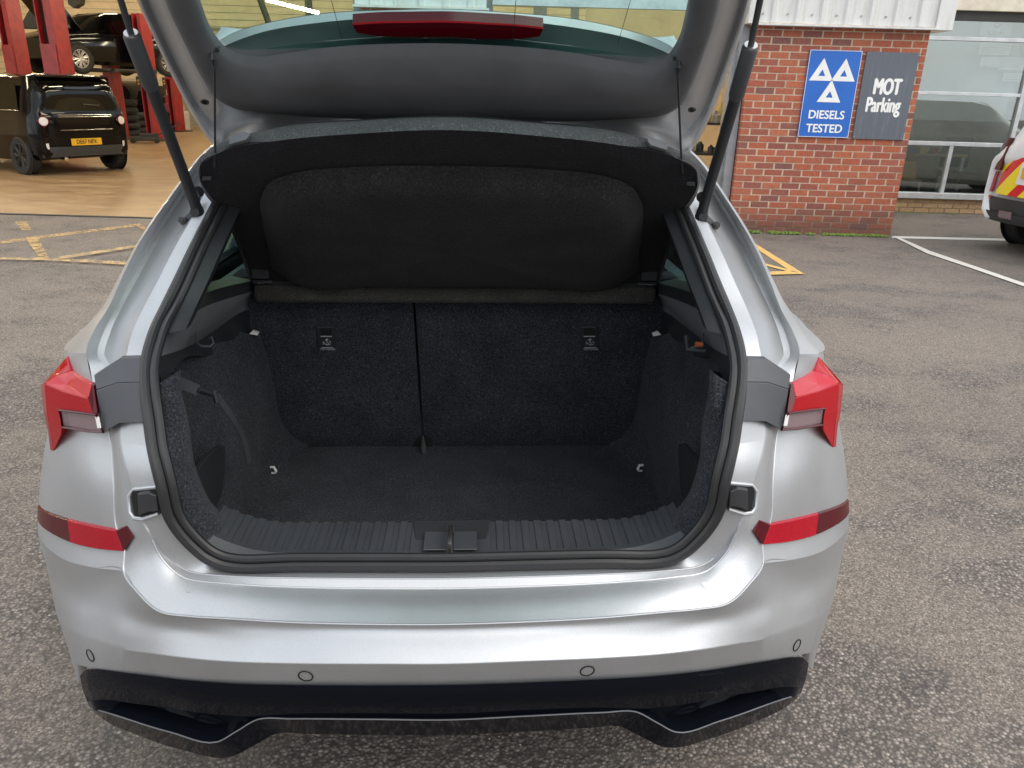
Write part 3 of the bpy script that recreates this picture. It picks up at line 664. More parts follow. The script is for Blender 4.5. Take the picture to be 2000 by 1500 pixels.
# sill trim
def zs(x): return 0.704
sillrow = lambda Y, z: [V(x, Y, z) for x in [-.44+.88*i/40 for i in range(41)]]
bmv = []; bmf = []
xs = [-.445+.002*0]
prof = []                                   # (x, depth of groove)
x = -.43
edges_ = []
pitch = .0262
def groove_x():
    out = []
    for s in (-1, 1):
        for k in range(15): out.append(s*(.085+pitch*k))
    return sorted(out)
xs = [-.462]
for gx in groove_x(): xs += [gx-.0066, gx-.0056, gx+.0056, gx+.0066]
xs += [.462]
def isg(x): return any(abs(x-gx) < .006 for gx in groove_x())
rows = []
def sill_z(x, Y):
    base = .712-.05*max(0, (Y-1.40))-.0*(Y-1.28)
    lift = max(0, (abs(x)-.33))**2*2.2
    return base+lift
for (Y, gd) in ((1.268, 0), (1.285, 0), (1.297, 0), (1.299, 1), (1.355, 1), (1.385, 1), (1.397, 1), (1.41, 1), (1.418, 1)):
    rows.append([V(x, Y+abs(x)**2*.12 if Y < 1.3 else Y+abs(x)**2*.03, sill_z(x, Y)-(.0030 if (gd and isg(x)) else 0)-(.012 if Y < 1.27 else 0)-(.012 if Y > 1.415 else 0)) for x in xs])
rows.append([p+V(0, .004, -.06) for p in rows[-1]]); rows.append([p+V(0, 0, -.14) for p in rows[-1]])
sill = mk('sill_trim', grid(rows), 'trim_plastic', car, angle=25)
mk('latch_housing', join(shell(([PC(1096, 1.276)+V(-.062, 0, .003), PC(1096, 1.276)+V(.062, 0, .003), V(.078, 1.40, .718), V(-.078, 1.40, .718)], [(0, 1, 2, 3)]), (0, 0, -.01))), 'black_plastic', sill, bevel=0.002)
mk('latch_pocket', join(box(-.052, -.006, 1.29, 1.355, .7175, .7205), box(.006, .052, 1.29, 1.355, .7175, .7205)), 'trim_plastic', sill, bevel=0.0015)
mk('latch_striker', tube([V(0, 1.282, .712), V(0, 1.286, .735), V(0, 1.30, .738), V(0, 1.345, .737), V(0, 1.352, .72)], .005, 10), 'bright_metal', sill)
# floor
FZ = .507
fl = [[V(-.50, 1.40, FZ), V(-.25, 1.40, FZ), V(0, 1.40, FZ)], [V(-.545, 1.6, FZ), V(-.27, 1.6, FZ), V(0, 1.6, FZ)], [V(-.555, 2.0, FZ), V(-.27, 2.0, FZ+.003), V(0, 2.0, FZ+.002)], [V(-.56, 2.24, FZ), V(-.27, 2.24, FZ), V(0, 2.24, FZ)]]
floor_part = mk('boot_floor', both(patch(fl, 6, 5)), 'carpet', car)
# side linings: rows top to bottom, columns front of lining (near the seal) to the seat
LN = [
 [P(306, 752, 1.345), P(342, 728, 1.345), P(352, 722, 1.42), V(-.63, 1.58, .965), V(-.625, 1.80, .96), V(-.60, 2.0, .945), P(500, 652, 2.10), V(-.57, 2.2, .92)],
 [P(305, 785, 1.33), P(342, 765, 1.335), P(350, 755, 1.42), V(-.625, 1.58, .90), V(-.615, 1.80, .88), V(-.585, 2.0, .87), P(513, 690, 2.11), V(-.56, 2.22, .86)],
 [P(310, 840, 1.305), P(351, 823, 1.33), P(366, 838, 1.42), V(-.605, 1.58, .80), V(-.585, 1.80, .78), V(-.565, 2.0, .76), P(533, 765, 2.14), V(-.545, 2.23, .74)],
 [P(322, 920, 1.28), P(370, 923, 1.33), P(388, 930, 1.42), V(-.59, 1.58, .70), V(-.565, 1.80, .67), V(-.555, 2.0, .65), P(548, 832, 2.16), V(-.53, 2.235, .62)],
 [P(343, 992, 1.275), P(390, 978, 1.33), P(412, 980, 1.42), V(-.565, 1.58, .60), V(-.555, 1.80, .585), V(-.55, 2.0, .575), P(572, 858, 2.175), V(-.50, 2.24, .55)],
 [P(390, 1066, 1.273), P(432, 1034, 1.335), P(455, 1020, 1.42), V(-.54, 1.58, FZ-.01), V(-.55, 1.80, FZ-.01), V(-.545, 2.0, FZ-.005), P(600, 872, 2.19), V(-.46, 2.245, FZ)]]
for s in (0, 1):
    mf = mirror if s else (lambda g: g)
    side = mk('side_lining', mf(patch(LN, 5, 5)), 'carpet', car, angle=60)
    # plastic flap of the storage cubby
    fp = [P(372, 935, 1.40), P(400, 893, 1.52), P(428, 869, 1.62), P(437, 872, 1.66), P(436, 915, 1.66), P(430, 968, 1.60), P(405, 1021, 1.46), P(388, 985, 1.42)]
    fp = [p+V(.004, 0, 0) for p in fp]
    mk('cubby_flap', mf(shell((fp, [(0, 1, 2, 3, 4, 5, 6, 7)]), (-.012, 0, 0))), 'black_plastic', side, bevel=0.003)
    # upper side trims of moulded plastic
    r0 = [P(318, 615, 1.53), P(372, 585, 1.72), P(440, 560, 1.93), P(494, 548, 2.08), P(500, 540, 2.3)]
    r1_ = [P(318, 662, 1.46), P(380, 610, 1.66), P(445, 583, 1.90), P(497, 568, 2.07), P(503, 560, 2.3)]
    r2_ = [P(312, 664, 1.455), P(375, 645, 1.66), P(428, 620, 1.86), P(466, 600, 2.0), P(503, 590, 2.3)]
    r3_ = [P(310, 697, 1.41), P(360, 680, 1.66), P(405, 655, 1.88), P(466, 612, 2.02), P(503, 612, 2.3)]
    r4_ = [P(316, 760, 1.33), P(360, 700, 1.60), P(425, 690, 1.92), P(480, 668, 2.08), P(503, 650, 2.3)]
    r00 = [p+V(-.005-.02*i, .02, .006) for i, p in enumerate(r0)]
    ledge = mk('shelf_support', mf(join(patch([r00, r0], 5, 1), patch([r0, r1_], 5, 1))), 'black_plastic', car, angle=30)
    mk('support_side', mf(patch([r1_, r2_, r3_], 5, 2)), 'lining_grey', ledge, angle=40)
    mk('lower_trim', mf(patch([r3_, r4_], 5, 1)), 'black_plastic', ledge)
    # bag hook
    mk('bag_hook', mf(tube([P(383, 650, 1.66), P(384, 668, 1.66), P(392, 676, 1.67), P(410, 677, 1.68), P(417, 670, 1.69), P(412, 656, 1.69), P(408, 662, 1.69)], .0028, 8)), 'trim_plastic', ledge)
    # lashing eyes
    e = P(532, 918, 2.03)
    mk('lashing_eye', mf(tube([e+V(-.008, 0, .009), e+V(.006, -.004, .011), e+V(.012, -.006, 0), e+V(.006, -.004, -.010), e+V(-.008, 0, -.008)], .0042, 8)), 'lamp_white', floor_part)
    e = P(497, 651, 2.06)
    mk('seat_catch', mf(shell(([e+V(-.014, 0, -.002), e+V(.008, 0, -.006), e+V(.012, 0, .002), e+V(-.004, 0, .008)], [(0, 1, 2, 3)]), (0, .01, 0))), 'lamp_white', ledge)
    # inner pillar trim
    pi = [SEALIN[k] for k in range(len(SEALIN)) if SEALIN[k].z > 1.10 and (k % 6 == 0)]
    inner = [p+V(.035, .03, 0) if p.z < 1.36 else p+V(0, .03, -.03) for p in pi]
    far = [Vector((-.64+.5*max(0, p.z-1.15)*.4, p.y+.30, p.z-.0)) if p.z < 1.36 else p+V(0, .5, 0) for p in pi]
    # pillar sheet: seal edge -> lip -> out to the side window
    lip = [p+V(.030, .030, 0) if p.z < 1.36 else p+V(0, .02, -.012) for p in pi]
    back = [Vector((p.x-.055, p.y+.24, p.z-.02)) if p.z < 1.36 else p+V(0, .4, -.015) for p in pi]
    mk('pillar_trim', mf(patch([pi, lip, [a.lerp(b, .4)+V(.01, 0, 0) for a, b in zip(lip, back)], back], 3, 2)), 'black_plastic', car, angle=60)
# orange warning bulb in the right-hand light unit
mk('boot_light', join(tube([P(1358, 672, 1.66), P(1372, 673, 1.66)], .006, 8)), 'orange_bulb', car)
mk('light_housing', join(tube([P(1340, 655, 1.68), P(1343, 682, 1.68), P(1378, 685, 1.67)], .005, 8)), 'grey_plastic', car)
# strap with buckle on the left lining
st_ = mk('luggage_strap', join(ribbon([P(348, 746, 1.44), P(365, 753, 1.47), P(388, 762, 1.50)], .022, (.9, -.5, .1)), ribbon(crom([P(424, 773, 1.545), P(440, 795, 1.58), P(462, 828, 1.64), P(476, 856, 1.68), P(487, 905, 1.72)], 5), .015, (.75, -.5, .25))), 'grey_plastic', car)
mk('buckle', join(tube([P(386, 761, 1.495), P(400, 766, 1.51), P(412, 770, 1.52)], [.011, .013, .012], 6, flat=.5), tube([P(417, 762, 1.53), P(424, 786, 1.53)], .006, 6)), 'black_plastic', st_, bevel=0.001)

# rear seat backs
def seat_panel(L_, R_, bot, topz):
    """L_/R_: x of the left and right edges at top and bottom"""
    nx, nz = 14, 12; v = []
    rr = []
    for i in range(nz+1):
        u = i/nz; row = []
        for j in range(nx+1):
            w = j/nx
            x = (L_[0]*(1-u)+L_[1]*u)*(1-w)+(R_[0]*(1-u)+R_[1]*u)*w
            z = topz*(1-u)+bot*u; Y = 2.10*(1-u)+2.195*u
            e = min(w, 1-w)*nx; e2 = min(u, 1-u)*nz
            Y += .014*max(0, 1-e)**2+.012*max(0, 1-e2)**2
            row.append(V(x, Y, z))
        rr.append(row)
    return rr
CK = P(818, 700, 2.13).x
seatL = seat_panel((-.62, -.56), (P(806, 600, 2.10).x-.004, P(826, 868, 2.19).x-.004), .50, 1.06)
seatR = seat_panel((P(806, 600, 2.10).x+.004, P(826, 868, 2.19).x+.004), (.62, .56), .50, 1.06)
sb = mk('seat_back', shell(grid(seatL), (0, .10, 0)), 'carpet', car, angle=50)
sb2 = mk('seat_back', shell(grid(seatR), (0, .10, 0)), 'carpet', car, angle=50)
mk('seat_gap', box(CK-.03, CK+.03, 2.2, 2.22, .5, 1.06), 'dark_hole', car)
# tuft of lining where the two backs meet the floor
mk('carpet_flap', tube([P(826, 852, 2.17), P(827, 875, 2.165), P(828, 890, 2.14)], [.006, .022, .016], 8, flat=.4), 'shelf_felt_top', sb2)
for cx, par in ((637, sb), (1151, sb2)):
    pr = V(0, 0, 0)
    y_ = 2.118
    pts = [P(cx-20, 638, y_), P(cx+16, 638, y_), P(cx+20, 683, y_+.012), P(cx-16, 683, y_+.012)]
    tb = mk('tether_pocket', shell((pts, [(0, 3, 2, 1)]), (0, .02, 0)), 'black_plastic', par, bevel=0.003)
    mk('pocket_hole', shell(([P(cx-11, 642, y_-.004), P(cx+10, 642, y_-.004), P(cx+11, 656, y_), P(cx-10, 656, y_)], [(0, 3, 2, 1)]), (0, .01, 0)), 'dark_hole', tb)
    mk('pocket_bar', tube([P(cx-11, 657, y_-.006), P(cx+11, 657, y_-.006)], .0016, 6), 'white_print', tb)
    mk('pocket_bar', tube([P(cx-9, 679, y_-.002), P(cx+13, 679, y_-.002)], .0012, 6), 'white_print', tb)
    # pictogram: child seat with tether
    k = lambda dx, dy: P(cx+dx, dy, y_-.003+.0003*(dy-660))
    mk('pictogram', join(tube([k(-6, 673), k(-6, 667), k(-2, 672), k(3, 674), k(8, 672)], .0013, 5), tube([k(0, 662), k(1, 668), k(5, 671)], .0013, 5), tube([k(-3, 664), k(3, 665)], .001, 5), disc(k(2, 663), (0, -1, 0), .003, .001, 10), tube([k(6, 666), k(9, 670)], .0012, 5)), 'white_print', tb)
    loc = P(cx+3, 682.5, y_-.001)-O
    text('pocket_lettering', 'TOP TETHER', .0075, 'white_print', loc, (R(84), 0, 0), tb, 1.0, .0001, .0002)

# roller bar and the raised load cover
rb_t = [P(499, 560, 2.055), P(560, 559, 2.05), P(700, 558, 2.05), P(877, 558, 2.05)]
def sx(p): return V(p.x, p.y, p.z)
xw = .535
barL = 2*xw
ring_ = []
def barring(x, s=1.0):
    zc, yc = 1.035, 2.05; pr = []
    for (dy, dz) in ((-.018, .022), (-.024, .015), (-.025, -.015), (-.019, -.023), (.03, -.026), (.03, .024)):
        pr.append(V(x, yc+dy*s, zc+dz*s))
    return pr
shelf = mk('load_cover', ([], []), 'shelf_felt', car)
mk('front_bar', loft([barring(-xw, .8), barring(-xw+.008), barring(-xw*.5), barring(0), barring(xw*.5), barring(xw-.008), barring(xw, .8)]), 'bar_felt', shelf, angle=40, bevel=0.002)
# panel: hinge line to free edge.  rows from hinge up; centre to side
S0 = [PC(551, 2.06), P(700, 551, 2.06), P(600, 550, 2.06), P(530, 549, 2.062), P(492, 549, 2.065)]
S1 = [PC(480, 1.94), P(700, 480, 1.94), P(590, 480, 1.945), P(505, 475, 1.945), P(466, 470, 1.945)]
S2 = [PC(400, 1.805), P(700, 400, 1.81), P(580, 402, 1.815), P(480, 408, 1.825), P(437, 413, 1.83)]
S3 = [PC(330, 1.695), P(700, 334, 1.70), P(560, 342, 1.715), P(450, 357, 1.73), P(399, 366, 1.74)]
S4 = [PC(280, 1.63), P(700, 284, 1.635), P(552, 300, 1.652), P(440, 322, 1.685), P(389, 335, 1.705)]
S5 = [PC(254, 1.60), P(700, 261, 1.605), P(542, 275, 1.628), P(432, 297, 1.663), P(391, 322, 1.69)]
mk('cover_panel', shell(both(patch([S5, S4, S3, S2, S1, S0], 8, 5, True)), (0, .012, .012)), 'shelf_felt', shelf, angle=60)
# thick felt edge facing up
E5 = [PC(254, 1.60), P(700, 261, 1.605), P(542, 275, 1.628), P(432, 297, 1.663), P(405, 308, 1.672), P(391, 322, 1.69), P(389, 335, 1.70), P(393, 357, 1.73), P(407, 379, 1.76), P(439, 415, 1.826), P(464, 467, 1.94), P(492, 549, 2.06)]
E6 = [PC(229, 1.63), P(700, 236, 1.635), P(542, 249, 1.66), P(432, 280, 1.69), P(399, 299, 1.70), P(386, 316, 1.715), P(385, 330, 1.72), P(388, 350, 1.745), P(400, 378, 1.775), P(430, 413, 1.84), P(458, 466, 1.955), P(488, 549, 2.075)]
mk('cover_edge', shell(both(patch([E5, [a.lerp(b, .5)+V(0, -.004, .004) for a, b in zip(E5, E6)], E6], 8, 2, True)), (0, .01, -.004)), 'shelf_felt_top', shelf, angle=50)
mk('cover_top', both(patch([E6, [V(p.x*.97, p.y+.12*(1-i/12), p.z-.0) for i, p in enumerate(E6)]], 4, 1, True)), 'shelf_felt', shelf)
# padded pan pressed out of the panel
def pan():
    top = [PC(324, 1.672), P(760, 324, 1.672), P(680, 327, 1.677), P(584, 336, 1.69), P(530, 354, 1.712), P(510, 385, 1.76), P(512, 430, 1.85), P(524, 485, 1.94), P(541, 533, 2.03), P(565, 547, 2.045), P(700, 549, 2.05), PC(549, 2.05)]
    c = [V(p.x*.86, p.y+0, p.z) for p in top]
    zc = 1.22; cen = V(0, 1.87, 1.215)
    rings = [top]
    for s, h in ((.97, .010), (.93, .022), (.88, .034), (.82, .041), (.72, .044), (.5, .044), (.2, .044), (0.0, .044)):
        rings.append([V(p.x*(s+(1-s)*.25 if s > .5 else s), cen.y+(p.y-cen.y)*s-h*.75, cen.z+(p.z-cen.z)*s-h*.65) for p in top])
    return rings
pr = pan()
mk('cover_pan', both(patch(pr, 8, 2)), 'pan_felt', shelf, angle=70)
for s in (-1, 1):
    mf = (lambda g: g) if s < 0 else mirror
    h = P(511, 540, 2.04)
    hg = mk('cover_hinge', mf(join(box(h.x-.022, h.x+.022, h.y-.012, h.y+.02, h.z-.004, h.z+.030), tube([h+V(-.02, -.014, -.012), h+V(.03, -.014, -.012)], .005, 8))), 'black_plastic', shelf, bevel=0.002)
    mk('hinge_rivet', mf(tube([h+V(-.008, -.02, -.012), h+V(.008, -.02, -.012)], .0028, 8)), 'chrome', hg)
    mk('edge_clip', mf(shell(([P(395, 345, 1.70), P(412, 345, 1.70), P(412, 352, 1.705), P(395, 353, 1.705)], [(0, 3, 2, 1)]), (0, .01, 0))), 'grey_plastic', shelf, bevel=.001)
    mk('edge_block', mf(shell(([P(446, 267, 1.655), P(478, 256, 1.645), P(489, 262, 1.64), P(480, 273, 1.636), P(447, 282, 1.648)], [(0, 4, 3, 2, 1)]), (0, .02, -.01))), 'lining_grey', shelf, bevel=.002)
    # lifting cord from tailgate to cover
    top_ = P(416, 97, 1.585); bot_ = P(420, 283, 1.66)
    cord = mk('lifting_cord', mf(tube([top_+V(0, -.01, -.01), P(419, 135, 1.60), bot_, P(419, 327, 1.685)], .0022, 6)), 'black_plastic', shelf)
    mk('cord_crimp', mf(tube([P(418, 117, 1.592), P(418, 131, 1.598)], .005, 8)), 'grey_plastic', cord)
    mk('cord_pin', mf(join(tube([top_+V(-.012, -.005, 0), top_+V(.012, -.005, 0)], .004, 8), tube([top_+V(-.009, -.01, .0), top_+V(-.009, .01, .008)], .004, 8), tube([top_+V(.009, -.01, 0), top_+V(.009, .01, .008)], .004, 8), tube([top_+V(0, -.008, -.0), top_+V(0, -.012, -.018)], .004, 8))), 'black_plastic', cord)

# --------------- tailgate
tg = empty('tailgate'); tg.parent = car
OT = [((170, -420), (235, -420)), ((200, -260), (272, -260)), ((235, -90), (300, -90)), ((267, 0), (325, 0)), ((299, 71), (358, 71)), ((336, 149), (397, 149)), ((373, 220), (420, 181)), ((396, 258), (452, 200)), ((417, 283), (500, 209)), ((470, 286), (545, 213)), ((560, 280), (625, 219)), ((700, 274), (760, 225)), (None, None)]
GT = [(300, -420), (340, -260), (368, -90), (391, 0), (421, 69), (441, 92), (468, 107), (496, 110.5), (560, 103), (630, 94), (700, 88), (790, 85), None]
def row3(pts, off, k=None): return [PG(p[0], p[1], off) if p is not None else PGC(k, off) for p in pts]
Oo = row3([a for a, b in OT], 0.012, 272); Tt = row3([b for a, b in OT], 0.0, 228)
for i in range(9, len(Oo)):                       # the hinge-side rim turns down to face the rear
    a = OT[i][0]; k = min(1, (i-8)/3)
    q = P(a[0], a[1], Tt[i].y-.015) if a else PC(272, Tt[i].y-.015)
    Oo[i] = Oo[i].lerp(q, k)
for i in range(0, 9): Oo[i] = PG(OT[i][0][0], OT[i][0][1], .055 if i < 7 else .04)
g1 = [a.lerp(b, .16)+V(0, 0, -.012) for a, b in zip(Oo, Tt)]
g2 = [a.lerp(b, .30)+V(0, 0, .006) for a, b in zip(Oo, Tt)]
g3 = [a.lerp(b, .55)+V(0, 0, .004) for a, b in zip(Oo, Tt)]
g4 = [a.lerp(b, .82)+V(0, 0, -.002) for a, b in zip(Oo, Tt)]
rev = lambda r: list(reversed(r))
up = V(0, .31, .515)
Os = [p+up*.10 for p in Oo]
mk('tailgate_frame', both(join(patch([rev(Oo), rev(g1), rev(g2)], 6, 3, True), patch([rev(g2), rev(g3), rev(g4), rev(Tt)], 6, 3, True), patch([rev(Os), rev(Oo)], 6, 1, True))), 'silver_paint', tg, angle=30, bevel=.0015)
Gg = row3(GT, 0.010, 85)
t1 = [p+V(0, 0, -.010) for p in Tt]; t2 = [a.lerp(b, .12)+V(0, 0, -.022) for a, b in zip(Tt, Gg)]; t3 = [a.lerp(b, .5)+V(0, 0, -.030) for a, b in zip(Tt, Gg)]; t4 = [a.lerp(b, .93)+V(0, 0, -.018) for a, b in zip(Tt, Gg)]
mk('tailgate_trim', both(join(patch([rev(Tt), rev(t1)], 6, 1, True), patch([rev(t1), rev(t2), rev(t3), rev(t4), rev(Gg)], 6, 3, True))), 'lining_grey', tg, angle=50)
Gx = crom(rev(Gg), 6) if False else csym(rev(Gg), 6)
glz = [V(p.x*1.03, p.y+.012, p.z+.012) for p in Gx]
gl = grid([glz, [V(p.x*.66, p.y+.004, p.z+.006) for p in glz], [V(p.x*.33, p.y+.007, p.z+.010) for p in glz], [V(0, p.y+.008, p.z+.012) for p in glz]])
wid = mk('rear_window', both(gl), 'tailgate_glass', tg)
# heating wires on the glass
for k in range(9):
    yy = 1.46-.048*k
    pts = []
    for i in range(-10, 11):
        x = i/10*(.46+.012*k); zz = 2.573-.604*(yy+.02*(1-(i/10)**2))+.030
        pts.append(V(x, yy+.02*(1-(i/10)**2)+.004, zz))
    mk('heating_wire', tube(pts, .0006, 4), 'dark_hole', wid)
for x in (-.2, .12, .32):
    mk('heating_wire', tube([V(x, 1.60-.05*k, 2.573-.604*(1.60-.05*k)+.028) for k in range(8)], .0005, 4), 'dark_hole', wid)
# upper part of the gate out of frame: lower panel of the hatch with plate recess
q0 = V(-.66, Oo[0].y, Oo[0].z); hz = lambda Y, off=0: 2.573-.604*Y+off
lp = [[V(-.66, 1.16, hz(1.16)), V(-.60, 1.16, hz(1.16, -.02)), V(0, 1.19, hz(1.19, -.02))], [V(-.60, .95, hz(.95, .01)), V(-.5, .95, hz(.95, -.03)), V(0, .95, hz(.95, -.03))], [V(-.55, .80, hz(.80, .05)), V(-.5, .80, hz(.80, .03)), V(0, .80, hz(.80, .03))]]
mk('hatch_lower_panel', shell(both(patch(lp, 4, 4)), up*.12), 'silver_paint', tg)
# roof spoiler above the glass with the high brake lamp
arc_o = [PGC(18.5, .060)]+[PG(x, y, .060) for x, y in ((762, 20), (625, 27.5), (515, 47), (460, 63), (428, 79), (405, 95))]
arc_i = [PGC(33, .060)]+[PG(x, y, .060) for x, y in ((762, 34), (625, 44), (515, 62), (466, 78), (436, 91), (410, 104))]
low_ = [PGC(86, .046)]+[PG(x, y, .046) for x, y in ((762, 88), (640, 94), (540, 104), (490, 112), (455, 112), (425, 108))]
spo = mk('roof_spoiler', both(patch([[V(0, 0, 0)+(PC(18.5, arc_i[0].y+.003) if i == 0 else P(x_, y_, arc_i[i].y+.003)) for i, (x_, y_) in enumerate(((877, 18.5), (762, 20), (625, 27.5), (515, 47), (460, 63), (428, 79), (405, 95)))], arc_i], 8, 1, True)), 'silver_paint', tg)
arc_o = [(PC(18.5, arc_i[0].y+.003) if i == 0 else P(x_, y_, arc_i[i].y+.003)) for i, (x_, y_) in enumerate(((877, 18.5), (762, 20), (625, 27.5), (515, 47), (460, 63), (428, 79), (405, 95)))]
hi = [p+V(0, .05, .055) for p in low_]
mk('spoiler_top', both(patch([[p+V(0, .001, .001) for p in arc_o], hi, [V(p.x, 1.95, 1.50-.04*abs(p.x)) for p in low_]], 8, 1, True)), 'silver_paint', spo)
mk('spoiler_underside', both(patch([arc_i, [a.lerp(b, .5)+V(0, 0, .008) for a, b in zip(arc_i, low_)], low_], 8, 2, True)), 'spoiler_grey', spo)
bl_t = [PGC(40.5, .038)]+[PG(x, y, .038) for x, y in ((800, 41), (740, 42), (690, 45))]
bl_m = [PGC(44, .036)]+[PG(x, y, .036) for x, y in ((800, 44.5), (740, 45.5), (688, 49))]
bl_b = [PGC(74, .030)]+[PG(x, y, .030) for x, y in ((800, 74), (740, 71), (697, 65))]
hb = mk('high_brake_lamp', shell(both(patch([bl_m, bl_b], 6, 1, True)), (0, .01, .02)), 'dark_red_lens', tg, bevel=.001)
mk('lamp_edge', both(patch([bl_t, bl_m], 6, 1, True)), 'red_lens_top', hb)
# buffer holes, gas struts
for s in (-1, 1):
    mf = (lambda g: g) if s < 0 else mirror
    c = PG(400, 198, -.006)
    hl = mk('buffer_hole', mf(disc(c, (0, -.31, -.515), .0085, .003, 20)), 'rubber', tg)
    mk('hole_rim', mf(disc(c+V(0, -.002, -.003), (0, -.31, -.515), .004, .001, 12)), 'dark_hole', hl)
    lo = P(386, 412, 1.735); hi_ = P(256, 66, 1.47); tp_ = P(228, -25, 1.395)
    sn = empty('gas_strut'); sn.parent = car
    dd = (hi_-lo)
    mk('strut_cylinder', mf(tube([lo+dd*.03, lo+dd*.05, lo+dd*.55, lo+dd*.56, lo+dd*.74], .0112, 16)), 'black_plastic', sn, bevel=.001)
    mk('strut_sleeve', mf(tube([lo+dd*.74, lo+dd*.76, lo+dd*.99, lo+dd], [.012, .0145, .0145, .0115], 16)), 'grey_plastic', sn)
    mk('strut_cap', mf(tube([lo+dd*.998, lo+dd*1.006], .0118, 16)), 'alloy', sn)
    mk('strut_rod', mf(tube([hi_, tp_, tp_+(tp_-hi_)*.6], .0055, 12)), 'chrome' if False else 'grey_plastic', sn)
    mk('strut_socket', mf(join(tube([lo+dd*.05, lo-dd*.01], [.0115, .013], 14), disc(lo+V(0, -.014, 0), (0, -1, 0), .010, .006, 16))), 'black_plastic', sn)
    bk = [P(352, 432, 1.775), P(372, 412, 1.77), P(371, 385, 1.79), P(383, 372, 1.80), P(390, 380, 1.80), P(386, 415, 1.765), P(376, 424, 1.765), P(361, 440, 1.77), P(352, 439, 1.775)]
    bkt = mk('strut_bracket', mf(shell((bk, [(0, 8, 7, 6, 1), (1, 6, 5, 2), (2, 5, 4, 3)]), (0, .012, 0))), 'black_plastic', sn, bevel=.002)
    mk('bracket_bolt', mf(join(disc(P(356, 431, 1.768), (.2, -1, .3), .008, .007, 12), disc(P(356, 431, 1.765), (.2, -1, .3), .004, .011, 6))), 'dark_steel', sn)
    mk('roof_plug', mf(disc(P(388, 374, 1.80) if False else P(387, 375, 1.815), (.6, -1, .3), .012, .006, 20)), 'rubber', car)

# --------------- the rest of the car: roof, sides, nose, glass, wheels, cabin
rf = [[V(0, 1.99, 1.474), V(-.25, 1.99, 1.466), V(-.42, 2.0, 1.449), V(-.50, 2.12, 1.44)], [V(0, 2.5, 1.49), V(-.25, 2.5, 1.484), V(-.45, 2.5, 1.47), V(-.555, 2.5, 1.44)], [V(0, 3.2, 1.49), V(-.25, 3.2, 1.485), V(-.48, 3.2, 1.47), V(-.58, 3.2, 1.43)], [V(0, 3.75, 1.44), V(-.25, 3.75, 1.435), V(-.46, 3.75, 1.42), V(-.57, 3.75, 1.38)]]
mk('roof', both(shell(patch(rf, 5, 5), (0, 0, -.02))), 'silver_paint', car)
mk('headlining', both(shell(patch([[p+V(0, 0, -.035) for p in r_] for r_ in rf], 3, 3), (0, 0, -.01))), 'lining_grey', car)
ys = [2.3, 2.8, 3.4, 4.1, 4.7, 5.1, 5.35]
wd = [.894, .896, .896, .892, .87, .80, .62]
def side_row(zf, k): return [V(-w*k, y, zf(y)) for y, w in zip(ys, wd)]
waist = lambda y: .97-.02*(y-2.3) if y < 4.1 else .93-.16*(y-4.1)
sd_ = [side_row(waist, .955), side_row(lambda y: waist(y)-.05, .995), side_row(lambda y: .60, 1.0), side_row(lambda y: .36, .985), side_row(lambda y: .24, .95)]
for mf in (lambda g: g, mirror): mk('side_panel', mf(patch(sd_, 4, 3)), 'silver_paint', car)
bn = [[V(0, 4.15, .99), V(-.4, 4.15, .975), V(-.80, 4.1, .93)], [V(0, 4.8, .88), V(-.4, 4.78, .87), V(-.80, 4.7, .83)], [V(0, 5.35, .74), V(-.35, 5.33, .73), V(-.62, 5.3, .70)]]
mk('bonnet', both(patch(bn, 4, 4)), 'silver_paint', car)
mk('front_bumper', both(patch([[V(0, 5.35, .74), V(-.35, 5.33, .73), V(-.62, 5.3, .70), V(-.80, 5.1, .68)], [V(0, 5.44, .5), V(-.4, 5.4, .5), V(-.7, 5.3, .5), V(-.82, 5.05, .5)], [V(0, 5.38, .25), V(-.4, 5.34, .25), V(-.7, 5.25, .25), V(-.80, 5.0, .25)]], 4, 4)), 'silver_paint', car)
mk('windscreen', both(patch([[V(0, 3.75, 1.42), V(-.3, 3.75, 1.415), V(-.55, 3.75, 1.38)], [V(0, 4.2, .99), V(-.4, 4.18, .98), V(-.76, 4.1, .95)]], 4, 2)), 'side_glass', car)
for mf in (lambda g: g, mirror): mk('side_window', mf(patch([[V(-.60, 2.2, 1.38), V(-.62, 2.8, 1.40), V(-.62, 3.4, 1.39), V(-.60, 3.75, 1.36)], [V(-.85, 2.2, .98), V(-.86, 2.8, .965), V(-.86, 3.4, .95), V(-.84, 4.05, .93)]], 4, 3)), 'side_glass', car)
for mf in (lambda g: g, mirror): mk('door_frame', mf(join(tube([V(-.735, 2.2, 1.17), V(-.60, 2.25, 1.40), V(-.60, 3.2, 1.415), V(-.60, 3.75, 1.37), V(-.83, 4.1, .94)], .022, 6), tube([V(-.86, 3.0, .96), V(-.61, 3.0, 1.40)], .035, 6), tube([V(-.85, 2.2, .98), V(-.87, 3.0, .965), V(-.85, 4.1, .94)], .02, 6))), 'black_plastic', car)
for mf in (lambda g: g, mirror): mk('door_card', mf(shell(grid([[V(-.80, 2.25, .95), V(-.80, 4.1, .92)], [V(-.78, 2.25, .40), V(-.78, 4.1, .40)]]), (.05, 0, 0))), 'grey_plastic', car)
mk('cabin_floor', box(-.80, .80, 1.75, 4.3, .26, .29), 'black_plastic', car)
mk('underbody', box(-.70, .70, 1.7, 5.0, .22, .27), 'black_plastic', car)
